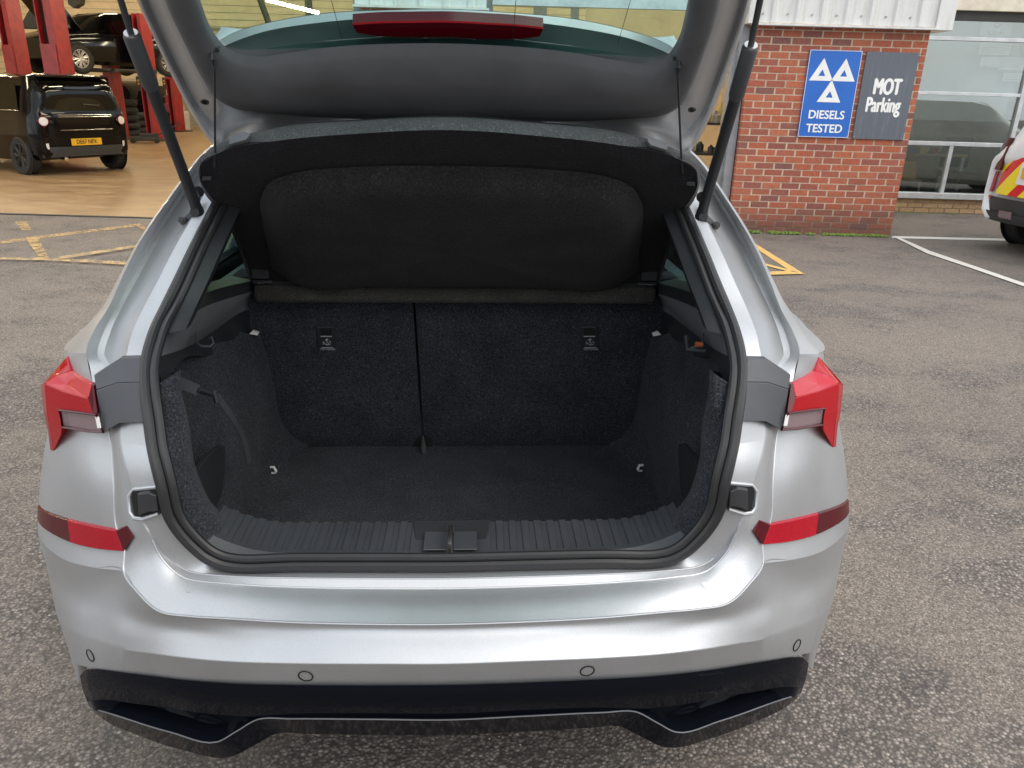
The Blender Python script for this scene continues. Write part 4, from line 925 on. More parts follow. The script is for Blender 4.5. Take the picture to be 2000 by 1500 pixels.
for x in (-.37, .37):
    mk('front_seat', join(loft([[V(x+dx*.9, 3.25+dy-.1*0, .55) for dx, dy in ((-.24, 0), (.24, 0), (.24, .12), (-.24, .12))], [V(x+dx, 3.05+dy, 1.0) for dx, dy in ((-.25, 0), (.25, 0), (.25, .11), (-.25, .11))], [V(x+dx, 2.98+dy, 1.16) for dx, dy in ((-.18, 0), (.18, 0), (.18, .09), (-.18, .09))]]), loft([[V(x+dx, 2.94+dy, z) for dx, dy in ((-.11, 0), (.11, 0), (.11, .08), (-.11, .08))] for z in (1.18, 1.36)]), box(x-.25, x+.25, 3.1, 3.65, .38, .52)), 'lining_grey', car, bevel=.03)
for x in (-.45, 0, .45):
    mk('head_restraint', join(loft([[V(x+dx, 2.16+dy, z) for dx, dy in ((-.12, 0), (.12, 0), (.12, .09), (-.12, .09))] for z in (1.09, 1.22)])), 'lining_grey', car, bevel=.025)
mk('dashboard', box(-.72, .72, 3.9, 4.2, .62, .96), 'grey_plastic', car, bevel=.05)
def wheel_geo(r=.33, w=.21, rim=.23, spokes=5):
    prof = [(r-.02, -w/2), (r, -w/2+.02), (r, w/2-.02), (r-.02, w/2), (rim, w/2-.005), (rim, -w/2+.005)]
    n = 28; v = []; f = []
    for k in range(n):
        a = 2*math.pi*k/n
        for rr, x in prof: v.append(V(x, math.cos(a)*rr, math.sin(a)*rr))
    m_ = len(prof)
    for k in range(n):
        for j in range(m_):
            f.append((k*m_+j, k*m_+(j+1) % m_, ((k+1) % n)*m_+(j+1) % m_, ((k+1) % n)*m_+j))
    rimg = []
    rimg.append(tube([V(w/2-.02, math.cos(a)*(rim-.008), math.sin(a)*(rim-.008)) for a in [2*math.pi*k/28 for k in range(28)]], .012, 6, closed=True))
    rimg.append(disc(V(w/2-.06, 0, 0), (1, 0, 0), .055, .04, 14))
    for k in range(spokes):
        a = 2*math.pi*k/spokes
        for da in (-.13, .13):
            rimg.append(tube([V(w/2-.03, math.cos(a)*.04, math.sin(a)*.04), V(w/2-.015, math.cos(a+da)*(rim-.01), math.sin(a+da)*(rim-.01))], [.020, .014], 6))
    back = disc(V(w/2-.14, 0, 0), (1, 0, 0), rim, .01, 28)
    return (v, f), join(*rimg), back
TW, RW, BW = wheel_geo()
for x in (-.80, .80):
    for y in (1.97, 4.62):
        mfl = (lambda g: g) if x > 0 else mirror
        M_ = Matrix.Translation(V(math.copysign(.815, x), y, .33))
        t_ = mk('wheel', xf(mfl(TW), M_), 'tyre', car)
        mk('alloy_rim', xf(mfl(RW), M_), 'alloy', t_); mk('brake_disc', xf(mfl(BW), M_), 'dark_hole', t_)
        mk('wheel_arch', xf(disc(V(0, 0, 0), (math.copysign(1, x), 0, 0), .37, .012, 32), Matrix.Translation(V(math.copysign(.888, x), y, .36))), 'dark_hole', car)
SHIFT[0] = None

# ------------------------------------------------------------------ yard
gx = 24; rows = []
mk('ground', grid([[V(x, y, 0) for x in (-70, -8, 8, 70)] for y in (-60, -3, 12, 80)]), 'asphalt')
tag(bpy.data.objects['ground'], kind='structure')
def gpoly(name, pts, mat, z=.004):
    v = [WG(x, y, 0) for x, y in pts]; v = [V(p.x, p.y, z) for p in v]
    return v, [tuple(range(len(v)))]
yl = [gpoly('', q, '') for q in (
    [(-60, 484), (-60, 490), (0, 477), (275, 441.5), (273, 437), (0, 471)],
    [(28, 434), (53, 434), (61, 451), (43, 451)],
    [(49, 466.5), (74, 466.5), (97, 508), (79, 508)],
    [(262, 440), (273, 438), (290, 452), (280, 453)],
    [(-60, 505), (0, 507), (85, 507), (246, 515), (300, 517), (300, 524), (246, 521), (85, 512), (-60, 510)],
    [(115, 506), (264, 483), (330, 472), (330, 477), (264, 488), (122, 511)])]
yl = [([V(p.x, p.y, .004+.004*i) for p in g[0]], g[1]) for i, g in enumerate(yl)]
tag(mk('yellow_hatching', join(*yl), 'yellow_line', weld=False), kind='structure')
q = [gpoly('', [(1440, 462), (1452, 462), (1573, 537), (1539, 527)], ''), gpoly('', [(1478, 516), (1484, 513), (1548, 530), (1541, 532)], ''), gpoly('', [(1470, 534), (1539, 531.5), (1573, 537), (1470, 540)], '')]
q = [([V(p.x, p.y, .004+.004*i) for p in g[0]], g[1]) for i, g in enumerate(q)]
tag(mk('yellow_keep_clear_corner', join(*q), 'yellow_line_fresh', weld=False), kind='structure')
q = [gpoly('', [(1742, 461.5), (1972, 467), (1972, 471), (1742, 465.5)], ''), gpoly('', [(1742, 462), (1752, 463), (1818, 492), (1903, 521), (2060, 575), (2060, 582), (1898, 525.5), (1810, 496)], '')]
q = [([V(p.x, p.y, .004+.004*i) for p in g[0]], g[1]) for i, g in enumerate(q)]
tag(mk('white_bay_line', join(*q), 'white_line', weld=False), kind='structure')
tag(mk('workshop_floor', join(grid([[V(-24, 9.33, .006), V(2.56, 9.33, .006)], [V(-24, 30, .006), V(2.56, 30, .006)]]), grid([[V(2.56, 9.97, .006), V(4.4, 9.97, .006)], [V(2.56, 30, .006), V(4.4, 30, .006)]])), 'workshop_floor_paint'), kind='structure')
tag(mk('door_threshold', join(box(-20, -1.8, 9.27, 9.33, -.01, .012), box(-.44, 2.55, 9.27, 9.33, -.01, .012)), 'dark_steel'), kind='structure')

# ------------------------------------------------------------------ workshop building
WB = empty('workshop_building', (0, 9.5, 0), label='workshop with open bays, red brick piers and white profiled cladding above', cat='building')
WBL = Vector((0, 9.5, 0))
def wb(name, geo, mat, **k):
    par = k.pop('parent', WB)
    g = ([Vector(p)-WBL for p in geo[0]], geo[1])
    return mk(name, g, mat, par, **k)
def pier(x0, x1, top, with_bricks):
    y0 = 9.53
    core = wb('brick_pier', box(x0+.004, x1-.004, y0+.004, 9.95, 0, top), 'mortar')
    rng = random.Random(5)
    bmesh_ = None; rest = []
    nb = 0
    for c in range(int(top/.075)+1):
        z = .004+c*.0752; off = (c % 2)*.1125; x = x0
        first = True
        while x < x1-.02:
            w = .2165 if not (first and off) else .104
            if x+w > x1-.03: w = x1-x
            xa, xb = x+.0060, x+w-.0060+(.0060 if x+w >= x1 else 0)
            if first: xa = x0
            dy = rng.uniform(-.0025, .0025)
            zz = min(z+.0635, top)
            if zz-z > .02 and xb-xa > .03:
                g = box(xa, xb, y0+dy, y0+.09, z, zz)
                if with_bricks and nb < 292: wb('brick', g, 'red_brick', parent=core, smooth=False, weld=False); nb += 1
                else: rest.append(g)
            x += w+.0085 if not first else w+.0085
            first = False
        rest.append(box(x0-.0, x0+.05, y0+.105 if not off else y0+.05+.06, 9.94, z, min(z+.0665, top)))
    if rest: tag(wb('brick_return', join(*rest), 'red_brick', parent=core, smooth=False, weld=False), kind='stuff')
    return core
pier(2.575, 4.545, 2.29, True)
pier(-1.80, -.44, 2.36, False)
# white profiled sheets over the piers
def clad(x0, x1, z0, z1, y0, name='cladding_sheet'):
    prof = []; x = x0; p = .27
    while x < x1:
        for dx, dy in ((0, 0), (.155, 0), (.175, -.028), (.225, -.028), (.245, 0)):
            if x+dx <= x1: prof.append((x+dx, y0+dy))
        x += p
    prof.append((x1, y0))
    return wb(name, shell(grid([[V(a, b, z0) for a, b in prof], [V(a, b, z1) for a, b in prof]]), (0, .004, 0)), 'white_cladding', angle=15)
for (x0, x1, z0) in ((2.56, 4.55, 2.315), (-1.85, -.40, 2.38)):
    cs = clad(x0, x1, z0, 4.4, 9.46)
    wb('drip_flashing', box(x0-.02, x1+.03, 9.40, 9.52, z0-.03, z0-.008), 'white_cladding', bevel=.003)
    k = 0
    x = x0+.08
    while x < x1-.05:
        wb('screw', disc(V(x, 9.457, z0+.09), (0, -1, 0), .010, .008, 8), 'steel_frame', parent=cs); x += .27
wb('corner_flashing', join(box(4.55, 4.735, 9.43, 9.46, 2.285, 4.4), box(4.70, 4.735, 9.46, 11.7, 2.285, 4.4)), 'white_cladding', bevel=.004)
wb('corner_flashing', box(2.48, 2.56, 9.43, 9.60, 2.30, 4.4), 'white_cladding', bevel=.004)
wb('side_wall', box(4.40, 4.545, 9.95, 31, 0, 4.4), 'cream_wall')
wb('door_jamb', join(box(2.47, 2.565, 9.62, 9.74, 0, 4.0), box(2.42, 2.48, 9.70, 9.90, 0, 4.0)), 'steel_frame', bevel=.004)
wb('door_jamb', join(box(-.43, -.34, 9.62, 9.74, 0, 4.0)), 'steel_frame', bevel=.004)
wb('door_jamb', join(box(-1.90, -1.81, 9.62, 9.74, 0, 4.4)), 'steel_frame', bevel=.004)
wb('door_head', box(-.34, 2.47, 9.60, 9.85, 2.62, 4.4), 'steel_frame', bevel=.01)
wb('door_head', box(-.34, 2.47, 9.55, 9.60, 2.42, 2.62), 'aluminium', bevel=.006)
wb('back_wall', join(box(-24, 7, 29, 29.2, 1.05, 7)), 'cream_wall')
wb('wall_dado', box(-24, 7, 28.97, 29.2, 0, 1.05), 'dado_grey')
for k in range(26):
    wb('wall_course', box(-24, 4.3, 28.975, 28.999, 1.3+.22*k, 1.312+.22*k), 'dado_grey')
wb('left_wall', box(-24.2, -24, 9.5, 29.2, 0, 7), 'cream_wall')
wb('roof_sheet', box(-24.2, 4.4, 9.5, 29.2, 6.6, 6.8), 'ceiling')
wb('front_fascia', box(-24.2, -1.85, 9.52, 9.7, 4.4, 6.8), 'white_cladding')
wb('front_fascia', box(-1.85, 4.7, 9.52, 9.7, 4.4, 6.8), 'white_cladding')
for x in (-20, -15.2, -10.4, -5.6, -.8):
    wb('roof_beam', box(x-.12, x+.12, 9.8, 28.9, 6.1, 6.6), 'dark_steel')
for y in (13, 18, 23, 28):
    wb('cross_beam', box(-24, 4.3, y-.09, y+.09, 5.7, 6.1), 'dark_steel')
for x in (-17.5, -12.6, -7.8, -3.2, 1.2):
    for y in (12, 16.5, 21, 25.5):
        f_ = wb('strip_light', box(x-.09, x+.09, y-1.3, y+1.3, 5.42, 5.50), 'aluminium')
        wb('tube', tube([V(x, y-1.25, 5.39), V(x, y+1.25, 5.39)], .045, 8), 'tube_light', parent=f_)
wb('wall_light', tube([WY(520, 0, 22), WY(622, 25, 22)], .035, 8), 'tube_light')
for (a, b, w_) in (((455, -30), (532, 60), .10), ((600, -20), (606, 40), .12)):
    p = WY(a[0], a[1], 27); r_ = WY(b[0], b[1], 27)
    wb('roof_strut', tube([V(p.x, 27, 6.5), V(r_.x, 27, 0.0) if w_ > .11 else V(r_.x, 27, 3.0)], w_, 6), 'dark_steel')
# partition walls beyond the right-hand bay
wb('partition', box(1.2, 4.35, 16.2, 16.3, 0, 6.5), 'cream_wall')
for k, (xa, xb) in enumerate(((.2, .45), (.9, 1.05))):
    wb('partition_post', box(xa, xb, 16.0, 16.2, 0, 6.5), 'steel_frame')

# signs on the pier
def sign(name, x0, x1, z0, z1, mat, label, y=9.512):
    s = empty(name, ((x0+x1)/2, y, z0), label=label, cat='sign')
    w = x1-x0; h = z1-z0
    mk('board', box(-w/2, w/2, -.004, .016, 0, h), mat, s, bevel=.002)
    for sx in (-1, 1):
        for zz in (.02, h-.02): mk('fixing', disc(V(sx*(w/2-.018), -.004, zz), (0, -1, 0), .006, .003, 8), 'steel_frame', s)
    return s, w, h
s, w, h = sign('blue_test_sign', 3.235, 3.825, 1.125, 2.06, 'sign_blue', 'blue board with three white triangles reading DIESELS TESTED on the brick pier')
mk('border', join(box(-w/2+.004, w/2-.004, -.0055, -.004, .003, .008), box(-w/2+.004, w/2-.004, -.0055, -.004, h-.008, h-.003), box(-w/2+.003, -w/2+.008, -.0055, -.004, .008, h-.008), box(w/2-.008, w/2-.003, -.0055, -.004, .008, h-.008)), 'sign_white', s)
def tri(cx, zb, W_, H_, hw, hh, hb):
    o3 = [(cx-W_/2, zb), (cx+W_/2, zb), (cx, zb+H_)]; i3 = [(cx-hw/2, zb+hb), (cx+hw/2, zb+hb), (cx, zb+hb+hh)]
    v = [V(a, -.0065, b) for a, b in o3+i3]
    return shell((v, [(0, 1, 4, 3), (1, 2, 5, 4), (2, 0, 3, 5)]), (0, .0025, 0))
for cx, zb in ((-.124, .612), (.124, .612), (0, .385)):
    mk('triangle', tri(cx, zb, .270, .238, .080, .070, .050), 'sign_white', s, smooth=False)
text('lettering', 'DIESELS', .128, 'sign_white', (0, -.005, .245), (R(90), 0, 0), s, .96, .0035, .0006)
text('lettering', 'TESTED', .128, 'sign_white', (0, -.005, .095), (R(90), 0, 0), s, .96, .0035, .0006)
s, w, h = sign('parking_sign', 3.875, 4.465, 1.12, 2.055, 'sign_grey', 'slate grey MOT Parking board at the right edge of the brick pier')
text('lettering', 'MOT', .235, 'sign_white', (0, -.005, .565), (R(90), 0, 0), s, .60, .0095, .0006)
text('lettering', 'Parking', .222, 'sign_white', (-.01, -.005, .37), (R(90), 0, 0), s, .60, .0072, .0006)
# moss along the wall foot
rng = random.Random(3); gs = []
for (xa, xb, n_, sz) in ((2.66, 2.95, 70, .022), (3.05, 3.42, 260, .020), (3.5, 3.62, 60, .016), (3.7, 4.5, 420, .018), (4.65, 6.6, 300, .010)):
    for k in range(n_):
        x = rng.uniform(xa, xb); yb = 9.50 if x < 4.6 else 11.72
        y = yb-abs(rng.gauss(0, .035)); r_ = sz*rng.uniform(.5, 1.2); a = rng.uniform(0, 6.28); tl_ = rng.uniform(.3, 1.3)
        c = V(x, y, r_*.4)
        gs.append(([c+V(math.cos(a)*r_, math.sin(a)*r_*.7, 0), c+V(-math.sin(a)*r_, math.cos(a)*r_*.7, r_*tl_), c+V(-math.cos(a)*r_, -math.sin(a)*r_*.7, r_*.2), c+V(0, 0, r_*1.2)], [(0, 1, 3), (1, 2, 3), (2, 0, 3)]))
tag(mk('moss', join(*gs), 'moss', smooth=False, weld=False), kind='stuff')

gs = []
for k in range(2600):
    x = rng.uniform(-2.6, 3.4); y = .55+3.6*rng.random()**1.4
    r_ = rng.uniform(.0012, .0036); a = rng.uniform(0, 6.28); c_ = math.cos(a)*r_; s_ = math.sin(a)*r_
    p = V(x, y, 0); q5 = [p+V(c_, s_, 0), p+V(-s_, c_*.8, 0), p+V(-c_, -s_*.9, 0), p+V(s_, -c_, 0), p+V(0, 0, r_*.8)]
    gs.append((q5, [(0, 1, 4), (1, 2, 4), (2, 3, 4), (3, 0, 4)]))
vv_ = []; ff_ = []
for g_ in gs:
    k = len(vv_); vv_ += g_[0]; ff_ += [tuple(i+k for i in f_) for f_ in g_[1]]
tag(mk('loose_grit', (vv_, ff_), 'grit', smooth=False, weld=False), kind='stuff')

# ------------------------------------------------------------------ showroom to the right
SR = empty('showroom', (8, 11.8, 0), label='cream fronted showroom with aluminium framed windows over a buff brick plinth', cat='building')
def sr(name, geo, mat, **k):
    par = k.pop('parent', SR); return mk(name, ([Vector(p)-Vector((8, 11.8, 0)) for p in geo[0]], geo[1]), mat, par, **k)
YS = 11.8
Z = lambda px, py: WY(px, py, YS).z
zt, z1, z2, z3, z4, z5 = Z(1900, 22), Z(1880, 76), Z(1900, 184), Z(1860, 281), Z(1850, 377), Z(1850, 388)
X0 = 4.56; X1 = 13
pl = sr('brick_plinth', box(X0, X1, YS+.006, YS+.2, 0, z5-.004), 'mortar')
nc = 3; hc = (z5-.004)/nc
for c in range(nc):
    x = X0-(c % 2)*.11
    while x < 8.6:
        sr('brick', box(max(x, X0)+.004, x+.214, YS, YS+.1, c*hc+.006, (c+1)*hc-.004), 'buff_brick', parent=pl, smooth=False); x += .225
sr('sill', box(X0, X1, YS-.06, YS+.1, z5-.002, z4), 'aluminium', bevel=.004)
for zz, hh in ((z1, .05), (z2, .045), (z3, .055)):
    sr('transom', box(X0, X1, YS-.03, YS+.05, zz-hh/2, zz+hh/2), 'aluminium', bevel=.004)
sr('head_frame', box(X0, X1, YS-.02, YS+.06, zt-.12, zt), 'dark_steel', bevel=.004)
sr('fascia', box(X0, X1, YS-.10, YS+.3, zt, 4.6), 'cream_render', bevel=.005)
sr('reveal_brick', box(X0-.01, X0+.07, YS-.02, YS+.006, z5, z3), 'timber')
xm1 = WY(1848, 330, YS).x; xm2 = WY(1992, 200, YS).x; xm3 = xm2+2.2
sr('mullion', box(xm1-.028, xm1+.028, YS-.025, YS+.05, z4, z3-.028), 'aluminium', bevel=.003)
for xx in (xm2, xm3): sr('mullion', box(xx-.03, xx+.03, YS-.035, YS+.05, z4, zt-.12), 'aluminium', bevel=.003)
for (xa, xb) in ((X0+.0, xm1), (xm1, xm2), (xm2, xm3)):
    sr('window_pane', box(xa, xb, YS+.01, YS+.016, z4, z3), 'shop_glass')
for (xa, xb) in ((X0, xm2), (xm2, xm3), (xm3, X1)):
    for (za, zb) in ((z3, z2), (z2, z1), (z1, zt-.12)): sr('window_pane', box(xa, xb, YS+.01, YS+.016, za, zb), 'shop_glass')
sr('blind', box(X0+.05, xm2-.02, YS+.22, YS+.225, z2+.02, zt-.1), 'blind')
sr('blind', box(X0+.05, xm2-.02, YS+.24, YS+.245, Z(1850, 236), z2+.02), 'blind')
sr('interior_floor', box(X0, X1, YS+.2, 18, 0.02, .03), 'shop_floor')
sr('interior_wall', join(box(X0, X1, 18, 18.1, 0, 4), box(X0-.01, X0, YS+.3, 18, 0, 4), box(X1, X1+.1, YS, 18, 0, 4.6)), 'cream_render')
sr('ceiling', box(X0, X1, YS+.3, 18, 3.0, 3.1), 'ceiling')
sr('roof', box(X0, X1, YS-.08, 18.2, 4.6, 4.7), 'dark_steel')
def poster(pxs, pys, mat='paper'):
    a = WY(pxs[0], pys[0], YS+.20); b = WY(pxs[1], pys[1], YS+.20)
    return a, b
a, b = poster((1918, 1970), (34, 72)); ps = sr('window_poster', box(a.x, b.x, YS+.17, YS+.173, b.z, a.z), 'paper')
cx = (a.x+b.x)/2; cz = a.z-.07; Lw = .085
sm = [(-1, .0), (.05, .75), (1, .15), (.45, .15), (.0, .42), (-.45, .0), (.35, -.05), (1, .0), (-.05, -.75), (-1, -.15), (-.45, -.15), (0, -.42), (.45, 0), (-.35, .05)]
mk('logo', ([V(cx-8+p_[0]*Lw, .155, cz+p_[1]*Lw*1.0) for p_ in [(-1, .12), (0, .85), (.9, .30), (.45, .30), (0, .5), (-.35, .18), (1, -.12), (0, -.85), (-.9, -.30), (-.45, -.30), (0, -.5), (.35, -.18)]], [(0, 1, 2, 3, 4, 5), (0, 5, 6, 11), (11, 6, 7, 8, 9, 10)]), 'logo_red', ps, smooth=False)
text('poster_word', 'SUZUKI', .07, 'dado_grey', (cx-8, .16, cz-.13), (R(90), 0, 0), ps, 1, .001, .0005)
for (xa, xb, ya, yb) in ((1912, 1968, 84, 108), (1914, 1950, 112, 132), (1952, 1996, 112, 138), (1958, 1992, 142, 160)):
    a, b = poster((xa, xb), (ya, yb)); pp = sr('notice', box(a.x, b.x, YS+.16, YS+.163, b.z, a.z), 'paper')
    for k in range(4): sr('notice_line', box(a.x+.03, b.x-.03-.04*(k % 2), YS+.157, YS+.16, a.z-.03-.03*k, a.z-.024-.03*k), 'dado_grey', parent=pp)
# desk, boxes and stools seen through the glass
def thing_mesh(name, geo, mat, label, cat, group=None, **k):
    c = Vector((sum(p[0] for p in geo[0])/len(geo[0]), sum(p[1] for p in geo[0])/len(geo[0]), min(p[2] for p in geo[0])))
    o = mk(name, ([Vector(p)-c for p in geo[0]], geo[1]), mat, loc=c, **k); return tag(o, label, cat, group)
dk = empty('display_desk', (6.1, 13.0, .03), label='long desk with a pale top behind the lower showroom window', cat='desk')
mk('desk_top', box(-1.5, .9, -.35, .35, .72, .76), 'timber', dk, bevel=.004)
for x in (-1.45, .85):
    for y in (-.3, .3): mk('leg', box(x-.025, x+.025, y-.025, y+.025, 0, .72), 'aluminium', dk)
thing_mesh('cardboard_box', box(5.45, 5.78, 12.35, 12.6, .42, .66), 'cardboard', 'brown cardboard box low behind the showroom window, nearer the brick pier', 'box', bevel=.004)
thing_mesh('cardboard_box', box(5.84, 6.10, 12.35, 12.6, .42, .68), 'cardboard', 'brown cardboard box beside the window mullion in the showroom', 'box', bevel=.004)
thing_mesh('low_shelf', join(box(4.9, 6.2, 12.3, 12.7, .38, .42), box(4.92, 4.96, 12.3, 12.7, .03, .38), box(6.14, 6.18, 12.3, 12.7, .03, .38)), 'dado_grey', 'low grey shelf carrying boxes inside the showroom window', 'shelf')
thing_mesh('packet_pile', join(*[xf(box(-.05, .05, -.03, .03, 0, .04), Matrix.Translation(V(5.0+rng.uniform(0, .38), 12.45+rng.uniform(-.1, .1), .42+rng.uniform(0, .12))) @ Matrix.Rotation(rng.uniform(0, 3), 4, 'Z')) for k in range(26)]), 'rag_white', 'heap of white packets at the pier end of the low shelf', 'packets')
for k in range(9):
    x = 4.75+.22*k; hh = rng.uniform(.08, .22)
    thing_mesh('desk_item', box(x, x+rng.uniform(.06, .16), 12.75, 12.9, .79, .79+hh), ('dark_steel', 'rag_white', 'cardboard', 'dado_grey', 'plate_black', 'rag_green', 'cloth_blue', 'bottle_yellow', 'lift_red')[k], 'small %s item on the showroom desk' % ('dark metal', 'white', 'cardboard', 'grey', 'black', 'green', 'blue', 'yellow', 'red')[k], 'desk item', 'clutter on the showroom desk')
ch = empty('swivel_chair', (6.9, 12.6, .03), label='dark swivel chair behind the showroom glass beside the white car', cat='chair')
mk('seat', box(-.24, .24, -.24, .24, .42, .50), 'car_trim', ch, bevel=.03); mk('backrest', box(-.22, .22, .2, .27, .55, 1.0), 'car_trim', ch, bevel=.03)
mk('column', tube([V(0, 0, .1), V(0, 0, .42)], .03, 8), 'steel_frame', ch); mk('base', join(*[tube([V(0, 0, .1), V(math.cos(a)*.3, math.sin(a)*.3, .05)], .02, 6) for a in (0, 1.26, 2.5, 3.77, 5.03)]), 'steel_frame', ch)

# ------------------------------------------------------------------ other vehicles
def car_body(L_, W_, H_, prof, roof, paint, root, glass_from, tumble=.19, nose=.12, ground=.20, tail_w=.93):
    """prof: list of (y, waist height, roof height or None) from tail (y=0) forwards; symmetric loft"""
    rings = []
    for (y, zb, zw, zr, wf) in prof:
        w = W_/2*wf
        r = [V(w*.90, y, zb), V(w*.985, y, zb+.08), V(w, y, zb+(zw-zb)*.45), V(w*.99, y, zw-.06), V(w*.955, y, zw)]
        if zr > zw+.02:
            t_ = (zr-zw); r += [V(w*(.955-tumble*.5), y, zw+t_*.55), V(w*(.955-tumble), y, zr-.045), V(w*(.80-tumble), y, zr-.008), V(w*.3, y, zr)]
        else: r += [V(w*.93, y, zw+.008), V(w*.90, y, zw+.015), V(w*.7, y, zw+.03), V(w*.3, y, zw+.045)]
        full = r+[V(-p.x, p.y, p.z) for p in reversed(r)]
        rings.append(full)
    n = len(rings[0])
    # spline along the length
    cols = [crom([rg[j] for rg in rings], 3) for j in range(n)]
    rr = [[c[i] for c in cols] for i in range(len(cols[0]))]
    return mk('body', loft(rr), paint, root, angle=35), rr
def add_wheels(root, W_, ys_, r, rim='alloy', sp=5):
    for y in ys_:
        for sx in (-1, 1):
            T1, R1, B1_ = wheel_geo(r, .20, r*.68, sp)
            mfl = (lambda g: g) if sx > 0 else mirror
            M_ = Matrix.Translation(V(sx*(W_/2-.078), y, r))
            t_ = mk('wheel', xf(mfl(T1), M_), 'tyre', root); mk('rim', xf(mfl(R1), M_), rim, t_); mk('hub', xf(mfl(B1_), M_), 'dark_hole', t_)
            mk('wheel_arch', xf(disc(V(0, 0, 0), (sx, 0, 0), r*1.16, .008, 32), Matrix.Translation(V(sx*(W_/2-.014), y, r*1.04))), 'dark_hole', root)
def plate(root, txt, x, y, z, rz=0, w=.52, tilt=0, mat='plate_yellow'):
    p = mk('number_plate', box(-w/2, w/2, -.006, .006, -.055, .055), mat, root, bevel=.002, loc=(x, y, z)); p.rotation_euler = (tilt, 0, rz)
    text('plate_lettering', txt, .098, 'plate_black', (0, -.0065, 0), (R(90), 0, 0), p, .80, .002, .0006)
    return p
# --- small black hatchback in the left-hand bay, tail towards the yard
wl, wr = WG(62, 341), WG(220, 330)
mid = (wl+wr)/2; dirx = (wr-wl).normalized(); yaw = math.atan2(dirx.y, dirx.x)
fwd = Vector((-dirx.y, dirx.x, 0))
base = mid-fwd*.55
bk = empty('small_black_car', (base.x, base.y, .006), yaw, 'small glossy black hatchback parked tail-out on the workshop floor', 'car')
W_ = 1.665
prof = [(0.02, .42, .80, .80, .78), (.0, .36, .86, .86, .86), (.03, .30, .98, 1.02, .91), (.10, .27, 1.0, 1.44, .955), (.19, .25, 1.0, 1.535, .985), (.7, .22, 1.0, 1.555, 1.0), (1.4, .20, .99, 1.57, 1.0), (2.3, .20, .97, 1.52, 1.0), (2.75, .20, .96, 1.30, 1.0), (3.1, .21, .93, .95, .97), (3.4, .25, .80, .80, .90), (3.49, .35, .62, .62, .72)]
bd, rr = car_body(3.49, W_, 1.55, prof, None, 'car_black', bk, None)
add_wheels(bk, W_, (.55, 3.0), .30, 'plate_black', 7)
# panels proud of the tail
def tailpt(x, z, d=.012):
    """surface of the tail: y as a function of height"""
    k = [(.3, .03), (.42, .01), (.80, .0), (.90, .0), (1.0, .03), (1.44, .095), (1.50, .13)]
    for (za, ya), (zb, yb) in zip(k, k[1:]):
        if za <= z <= zb: y = ya+(yb-ya)*(z-za)/(zb-za); break
    else: y = .14
    return V(x, y-d+.10*(abs(x)/.8)**4, z)
def tpanel(name, x0, x1, z0, z1, mat, root, d=.014, nx=8, nz=5, x0t=None, x1t=None, th=.01, tp_=tailpt):
    rws = []
    for i in range(nz+1):
        u = i/nz; z = z0+(z1-z0)*u; a = x0+((x0t if x0t is not None else x0)-x0)*u; b = x1+((x1t if x1t is not None else x1)-x1)*u
        rws.append([tp_(a+(b-a)*j/nx, z, d) for j in range(nx+1)])
    return mk(name, shell(grid(rws), (0, th, 0)), mat, root, angle=40)
tpanel('rear_window', -.66, .66, 1.02, 1.49, 'car_glass', bk, x0t=-.56, x1t=.56)
tpanel('tailgate_skin', -.66, .66, .60, .985, 'car_black', bk, .022, 10, 4)
tpanel('bumper_skirt', -.74, .74, .30, .46, 'car_trim', bk, .05, 10, 3)
tpanel('upper_bumper', -.76, .76, .475, .60, 'car_black', bk, .035, 10, 2)
bsp = mk('spoiler', box(-.55, .55, .03, .26, 1.525, 1.56), 'car_black', bk, bevel=.012)
mk('exhaust', tube([V(-.42, -.05, .27), V(-.42, .1, .27)], .028, 12), 'chrome', bk)
mk('wiper', tube([tailpt(.05, 1.12, .03), tailpt(.32, 1.10, .03)], .012, 6), 'car_trim', bk)
for sx in (-1, 1):
    hl = mk('tail_light', disc(tailpt(sx*.66, .86, .03), (sx*.25, -1, .05), .115, .03, 4), 'dark_red_lens', bk, bevel=.02)
    mk('lens', disc(tailpt(sx*.66, .86, .045)+V(sx*.003, 0, 0), (sx*.25, -1, .05), .068, .025, 16), 'lamp_white', hl, bevel=.012)
    mk('reflector', tpanel('reflector', sx*.68-.05, sx*.68+.05, .42, .50, 'lamp_white', bk, .055, 2, 2) and ([], []), 'lamp_white', hl) if False else tpanel('reflector', sx*.69-.05, sx*.69+.05, .43, .52, 'lamp_white', bk, .055, 2, 2)
for k, z in ((0, .955), (1, .925), (2, .72)): mk('trim_strip', tube([tailpt(-.42, z, .026), tailpt(0, z, .026), tailpt(.50, z, .026)], .006, 6), 'chrome', bk)
plate(bk, 'DE67 NPX', -.03, -.050, .53)
for sx in (-1, 1):
    mf = (lambda g: g) if sx > 0 else mirror
    sw = [[V(.80*1.0, .42, 1.03), V(.805, 1.2, 1.02), V(.80, 2.4, 1.0)], [V(.735, .50, 1.42), V(.735, 1.2, 1.46), V(.735, 2.2, 1.42)]]
    mk('side_window', mf(shell(grid([[p+V(.012, 0, 0) for p in r_] for r_ in sw]), (-.01, 0, 0))), 'car_glass', bk)
    mk('window_chrome', mf(tube([V(.825, .40, 1.015), V(.825, 2.5, .985)], .007, 6)), 'chrome', bk)
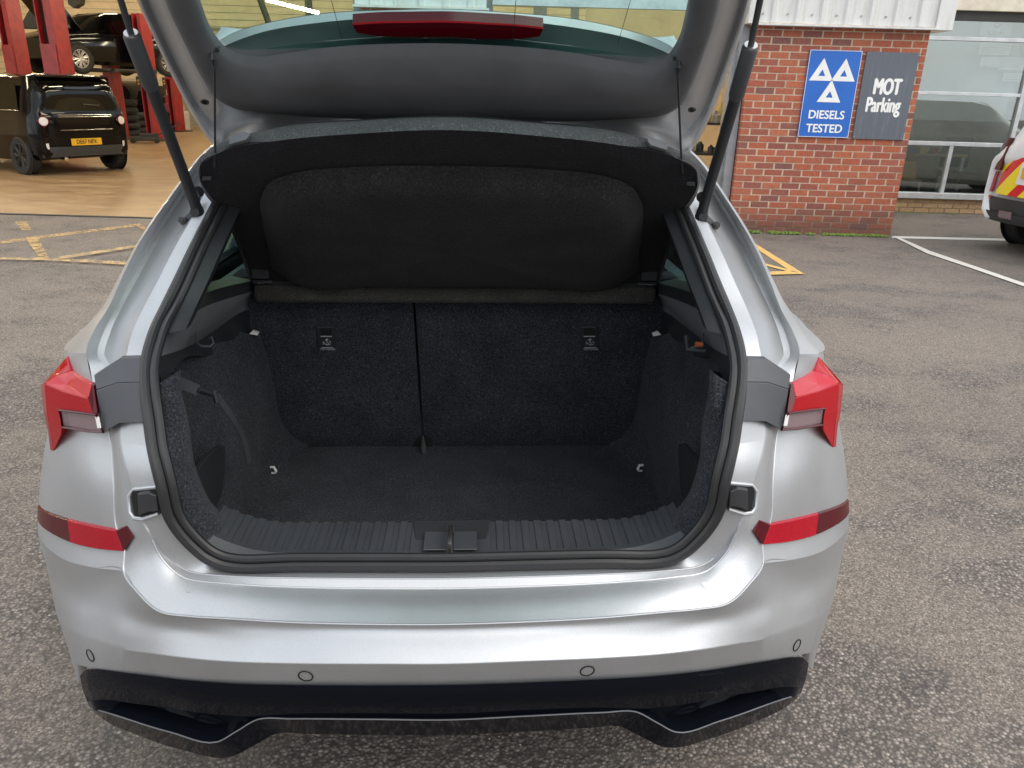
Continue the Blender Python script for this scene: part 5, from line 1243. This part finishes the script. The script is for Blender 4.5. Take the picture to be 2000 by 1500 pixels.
# --- white estate with warning chevrons, far right
A = WY(1913, 395, 8.75)
AE = R(76); C0 = V(5.26+.88*math.cos(AE), 9.12-.88*math.sin(AE), 0)
er = empty('white_service_car', (C0.x, C0.y, 0), -AE, 'white car with red and yellow rear chevrons parked at the right edge', 'car')
W2 = 1.80
prof2 = [(0.10, .44, .86, .86, .90), (.06, .40, .92, .92, .93), (.05, .34, 1.0, 1.06, .95), (.20, .30, 1.02, 1.40, .97), (.42, .28, 1.02, 1.55, .98), (1.0, .24, 1.02, 1.60, 1.0), (1.9, .22, 1.0, 1.61, 1.0), (2.7, .22, .99, 1.55, 1.0), (3.3, .22, .98, 1.15, .99), (3.6, .23, .95, .97, .97), (4.1, .28, .80, .80, .92), (4.25, .4, .65, .65, .75)]
bd2, rr2 = car_body(4.25, W2, 1.6, prof2, None, 'car_white', er, None)
add_wheels(er, W2, (.78, 3.35), .33)
def tail2(x, z, d=.012):
    k = [(.3, .08), (.40, .04), (.62, .02), (.92, .05), (1.0, .06), (1.40, .20), (1.55, .42)]
    for (za, ya), (zb, yb) in zip(k, k[1:]):
        if za <= z <= zb: y = ya+(yb-ya)*(z-za)/(zb-za); break
    else: y = .42
    return V(x, y-d+.13*(abs(x)/.85)**4, z)
tpanel('bumper_trim', -.86, .86, .35, .575, 'car_trim', er, .045, 14, 5, tp_=tail2)
tpanel('bumper_lip', -.78, .78, .32, .42, 'car_trim', er, .075, 12, 3, tp_=tail2)
tpanel('chevron_panel', -.70, .70, .61, 1.20, 'chevrons', er, .030, 12, 5, x0t=-.70, x1t=.70, tp_=tail2)
tpanel('plate_recess', -.42, .42, .74, .955, 'car_white', er, .040, 8, 3, tp_=tail2)
tpanel('rear_window', -.62, .62, 1.215, 1.50, 'car_glass', er, .014, x0t=-.52, x1t=.52, tp_=tail2)
for sx in (-1, 1):
    tpanel('tail_light', sx*.775-.09, sx*.775+.09, .86, 1.20, 'dark_red_lens', er, .085, 4, 4, tp_=tail2, th=.04)
    tpanel('side_chevron', sx*.775-.035, sx*.775+.035, .62, .84, 'reflector_red', er, .055, 3, 3, tp_=tail2)
    tpanel('bumper_reflector', sx*.79-.05, sx*.79+.05, .55, .58, 'reflector_red', er, .055, 3, 1, tp_=tail2)
    tpanel('fog_light', sx*.42-.09, sx*.42+.09, .37, .45, 'clear_lens', er, .088, 4, 2, tp_=tail2)
p = plate(er, 'KR71', -.10, -.0, .86); p.location.y = tail2(0, .87, .055).y
mk('tail_badge', tube([tail2(.05, .80, .05), tail2(.15, .80, .05)], .012, 6), 'chrome', er)
# --- black car raised on the far lift
wa = WY(183, 118, 21.0); wb_ = WY(322, 114, 22.9); hh_ = V(wa.x-wb_.x, wa.y-wb_.y, 0).normalized(); sd2 = V(hh_.y, -hh_.x, 0)
bs_ = V(wb_.x, wb_.y, 0)-hh_*.75-sd2*-.80*(-1) if False else V(wb_.x, wb_.y, 0)-hh_*.75+sd2*.80
rd = empty('raised_black_car', (bs_.x, bs_.y, WY(183, 143, 21).z), math.atan2(-hh_.x, hh_.y), 'black car raised on the red lift with its bonnet open', 'car')
prof3 = [(0.0, .45, .80, .80, .88), (.05, .34, .92, 1.0, .93), (.35, .25, .96, 1.38, .97), (1.2, .2, .96, 1.47, 1.0), (2.2, .2, .95, 1.44, 1.0), (3.0, .2, .92, 1.05, 1.0), (3.5, .22, .88, .88, .98), (4.1, .3, .70, .70, .86)]
car_body(4.1, 1.78, 1.47, prof3, None, 'car_black', rd, None)
add_wheels(rd, 1.78, (.75, 3.30), .32, 'alloy', 9)
mk('bonnet', shell(grid([[V(-.70, 3.0, .98), V(0, 3.0, 1.0), V(.70, 3.0, .98)], [V(-.68, 3.45, 1.55), V(0, 3.5, 1.58), V(.68, 3.45, 1.55)], [V(-.6, 3.75, 1.85), V(0, 3.82, 1.9), V(.6, 3.75, 1.85)]]), (0, .02, -.02)), 'car_black', rd)
for sx in (-1, 1):
    mk('side_window', shell(grid([[V(sx*.875, .7, .99), V(sx*.875, 2.9, .95)], [V(sx*.78, .9, 1.36), V(sx*.78, 2.4, 1.38)]]), (sx*.01, 0, 0)), 'car_glass', rd)
    mk('headlight', disc(V(sx*.66, 4.0, .66), (sx*.3, 1, 0), .11, .04, 12), 'lamp_white', rd)
# dark car beyond the lift, mostly hidden
hd = empty('dark_grey_car', (-11.9, 26.2, .006), R(75), 'dark car on the floor behind the far red lift post', 'car')
car_body(4.1, 1.78, 1.47, prof3, None, 'car_black', hd, None); add_wheels(hd, 1.78, (.75, 3.30), .32, 'alloy', 5)

# ------------------------------------------------------------------ vehicle lifts
def lift_post(px, py, y, label, top, w=.30, arms=False):
    c = WY(px, py, y); hgt = WY(px-.15*(py-top), top, y).z
    p = empty('lift_post', (c.x, y, .006), R(-14), label, 'lift post', 'red two-post lift uprights')
    mk('column', join(box(-w/2, w/2, .02, .22, 0, hgt), box(w/2-.10 if False else .02, w/2, -.16, .02, 0, hgt), box(-w/2, -w/2+.03, -.16, .02, 0, hgt)), 'lift_red', p, bevel=.008)
    mk('slot', box(-w/2+.03, .02, -.02, .019, 0, hgt-.1), 'dark_steel', p)
    mk('carriage', box(-w/2+.01, w/2-.01, -.19, -.165, 1.55, 2.15), 'lift_red', p, bevel=.01)
    mk('base_plate', box(-.32, .32, -.30, .30, 0, .03), 'dark_steel', p)
    for sx in ((-1, 1) if arms else ()): mk('lift_arm', tube([V(sx*.1, -.2, 1.72), V(sx*.95, -.9, 1.72)], .055, 6), 'dark_steel', p)
    mk('control_box', box(-w/2-.16, -w/2-.005, -.10, .10, 1.25, 1.6), 'dark_steel', p, bevel=.01)
    mk('control_button', join(disc(V(-w/2-.08, -.101, 1.5), (0, -1, 0), .03, .02, 10), disc(V(-w/2-.08, -.101, 1.42), (0, -1, 0), .03, .02, 10)), 'bottle_yellow', p)
    return p
lift_post(36, 140, 18.3, 'red lift post nearest the left edge behind the black car', -60)
lift_post(115, 140, 17.2, 'bright red lift post with a dark slot behind the black car roof', -60, .40)
lift_post(231, 240, 22.0, 'red lift post in front of the raised car, its top showing', 31, .24, True)
lift_post(303, 265, 21.8, 'red lift post beside the gas strut with dark feet', 27, .26, True)
lift_post(345, 232, 26.0, 'short red lift post farthest to the right in the bay', 150, .26)
# hanging panel, wall heater, cables, stacked tyres, jack, clutter
def at(px, py, y): return WY(px, py, y)
q = [at(62, 10, 24), at(86, 12, 24), at(85, 40, 24), at(68, 57, 24), at(41, 56, 24), at(43, 42, 24), at(52, 25, 24)]
thing_mesh('hanging_wing_panel', shell((q, [tuple(range(7))]), (0, .12, 0)), 'car_trim', 'dark body panel hanging on the cream wall between two red posts', 'car panel', bevel=.03)
q = [at(131, -8, 24), at(157, -8, 24), at(154, 8, 24), at(142, 15, 24), at(133, 8, 24)]
thing_mesh('ceiling_lamp_shade', shell((q, [tuple(range(5))]), (0, .3, 0)), 'dark_steel', 'dark lamp shade hanging above the cream workshop wall', 'lamp')
thing_mesh('wall_board', box(at(0, 85, 28).x-.4, at(18, 85, 28).x, 27.9, 27.95, at(5, 84, 28).z, at(5, 42, 28).z), 'paper', 'white board on the wall behind the leftmost red post', 'board')
for k, px in enumerate((72, 79)):
    a = at(px, 55, 28.5); b = at(px+10, 150, 28.5)
    thing_mesh('hanging_cable', tube([a, a.lerp(b, .5)+V(.05, 0, 0), b], .02, 5), 'cardboard', 'brown cable hanging down the cream wall, %s of the pair' % ('left' if k == 0 else 'right'), 'cable')
thing_mesh('yellow_wall_box', box(at(64, 130, 28).x, at(84, 130, 28).x, 27.8, 27.95, at(70, 150, 28).z, at(70, 126, 28).z), 'bottle_yellow', 'yellow box low on the wall behind the black car roof', 'box')
def tyre_stack(px, py, y, n, label):
    c = at(px, py, y); s = empty('tyre_stack', (c.x, y, .006), 0, label, 'tyres')
    for k in range(n):
        g = tube([V(math.cos(a)*.24, math.sin(a)*.24, .1+.2*k) for a in [2*math.pi*i/20 for i in range(20)]], .095, 8, closed=True)
        mk('tyre', g, 'tyre', s)
tyre_stack(248, 235, 23.0, 5, 'tall stack of black tyres right of the small car')
tyre_stack(268, 228, 24.5, 3, 'short stack of black tyres between two red posts')
jk = empty('trolley_jack', (at(283, 268, 20.8).x, 20.8, .006), R(20), 'low black trolley jack at the foot of a red post', 'jack')
mk('frame', join(box(-.35, .35, -.14, .14, .06, .16), box(-.1, .3, -.08, .08, .16, .24)), 'dark_steel', jk, bevel=.01); mk('handle', tube([V(.3, 0, .2), V(.9, 0, .5)], .018, 6), 'dark_steel', jk)
for sx in (-1, 1): mk('wheel', tube([V(sx*.28, -.17, .06), V(sx*.28, .17, .06)], .06, 12), 'tyre', jk)
for k, (px, py, w_, h_, m_, lb) in enumerate(((252, 178, .5, .55, 'dado_grey', 'grey cabinet low against the wall behind the tyre stacks'), (276, 182, .7, .4, 'cardboard', 'brown crate on the workshop floor behind the lift'), (238, 168, .35, .5, 'bottle_yellow', 'yellow drum half hidden behind a red post'), (292, 170, .5, .9, 'dark_steel', 'dark tool cabinet between the two far lift posts'), (318, 180, .45, .7, 'lift_red', 'red tool trolley right of the far lift posts'), (332, 190, .4, .5, 'rag_white', 'white drum at the right end of the bay'))):
    c = at(px, py, 26.5)
    z_ = .006
    thing_mesh('garage_'+('cabinet', 'crate', 'drum', 'tool_cabinet', 'tool_trolley', 'drum')[k], join(box(c.x-w_, c.x+w_, 26.2, 26.9, z_, z_+h_*1.2), box(c.x-w_*.8, c.x+w_*.8, 26.3, 26.8, z_+h_*1.2, z_+h_*1.5)), m_, lb, 'workshop gear', bevel=.03)
for k, (za, lb) in enumerate(((3.2, 'upper'), (2.35, 'lower'))):
    thing_mesh('wall_pipe', tube([V(-23, 28.9, za), V(-6, 28.9, za+.02)], .035, 6), 'dado_grey', '%s of two thin pipes running along the cream back wall' % lb, 'pipe')
# workbench with clutter seen between the brick pier and the strut
bench = empty('workbench', (2.70, 10.9, .006), label='cluttered steel rack inside the bay left of the brick pier', cat='rack')
for z in (.35, .8, 1.18): mk('shelf_board', box(-.55, .40, -.25, .25, z, z+.03), 'dark_steel', bench)
for x in (-.53, .38):
    for y in (-.23, .23): mk('upright', box(x-.02, x+.02, y-.02, y+.02, 0, 1.2), 'steel_frame', bench)
CN = dict(rag_white='white', rag_green='green', bottle_yellow='yellow', lift_red='red', car_trim='black', dado_grey='grey', cloth_blue='blue')
cols_ = ['rag_white', 'rag_green', 'bottle_yellow', 'lift_red', 'car_trim', 'dado_grey', 'rag_green', 'rag_white', 'cloth_blue']
for k in range(34):
    z0_ = (.38, .83, 1.21)[k % 3]; x = 2.2+rng.uniform(0, .85); y = 10.72+rng.uniform(0, .3); r_ = rng.uniform(.025, .055); h_ = rng.uniform(.10, .26)
    g = loft([[V(math.cos(a)*r_*s, math.sin(a)*r_*s, zz) for a in [2*math.pi*i/8 for i in range(8)]] for zz, s in ((0, 1), (h_*.7, 1), (h_*.85, .4), (h_, .35))])
    o_ = mk('workshop_bottle', g, cols_[k % 9], loc=(x, y, z0_+.006)); tag(o_, 'small %s bottle or tin on the %s shelf of the steel rack' % (CN[cols_[k % 9]], ('lowest', 'middle', 'top')[k % 3]), 'bottle', 'bottles and tins on the steel rack')
thing_mesh('blue_overalls', loft([[V(2.84+math.cos(a)*r_, 10.45+math.sin(a)*r_*.6, z) for a in [2*math.pi*i/8 for i in range(8)]] for z, r_ in ((.9, .05), (1.1, .09), (1.45, .08), (1.6, .03))]), 'cloth_blue', 'blue cloth hanging beside the door jamb left of the brick pier', 'cloth')
# ------------------------------------------------------------------ what stands behind the viewer (seen in paint and glass)
rs = empty('grey_estate_car', (9.6, 4.4, 0), R(75), 'grey estate car parked outside the frame to the right', 'car')
prof5 = [(0.05, .40, .90, .92, .92), (.05, .34, .98, 1.04, .95), (.25, .28, 1.0, 1.40, .97), (1.0, .22, 1.0, 1.50, 1.0), (2.2, .2, .98, 1.50, 1.0), (3.1, .2, .96, 1.10, 1.0), (3.6, .22, .90, .92, .98), (4.4, .32, .70, .70, .84)]
car_body(4.5, 1.82, 1.5, prof5, None, 'car_grey', rs, None); add_wheels(rs, 1.82, (.85, 3.6), .33)
bb = empty('office_block', (0, -26, 0), label='low pale office block across the yard behind the viewer', cat='building')
mk('wall', box(-26, 20, -3, 0, 0, 3.4), 'cream_render', bb)
for k in range(14): 
    w0 = mk('window', box(-25+3.2*k, -23.2+3.2*k, .0, .04, 1.0, 2.5), 'aluminium', bb); mk('pane', box(-24.9+3.2*k, -23.3+3.2*k, .041, .05, 1.1, 2.4), 'car_glass', w0)
def tree(x, y, h, r_, label):
    t_ = empty('tree', (x, y, 0), label=label, cat='tree', group='trees behind the viewer')
    mk('trunk', tube([V(0, 0, 0), V(.1, 0, h*.3), V(-.1, .1, h*.7)], [.28, .2, .08], 8), 'bark', t_)
    g = random.Random(int(x*10)); v = []; f = []
    for c in range(26):
        a = g.uniform(0, 6.28); e = g.uniform(-.7, 1); d = r_*g.uniform(.25, .85)
        cc_ = V(math.cos(a)*d, math.sin(a)*d, h*.62+e*r_*.8)
        for k in range(110):
            p = cc_+V(g.gauss(0, .5), g.gauss(0, .5), g.gauss(0, .4))*r_*.30; s_ = g.uniform(.07, .17)
            n_ = V(g.gauss(0, 1), g.gauss(0, 1), g.gauss(0, 1)).normalized(); u_ = n_.orthogonal().normalized()*s_; w_ = n_.cross(u_).normalized()*s_
            i = len(v); v += [p-u_, p+w_*.6, p+u_, p-w_*.6]; f.append((i, i+1, i+2, i+3))
    tag(mk('crown', (v, f), 'leaf', t_, smooth=False, weld=False), kind='stuff')
for i, (x, y, h, r_) in enumerate(((-17, -20, 8, 3.2), (-9, -22, 7, 2.6), (14, -19, 9, 3.4), (22, -8, 8, 3.0))):
    tree(x, y, h, r_, 'leafy broad tree across the yard behind the viewer, '+('leftmost', 'second from left', 'third from left', 'nearest, far to the right')[i])
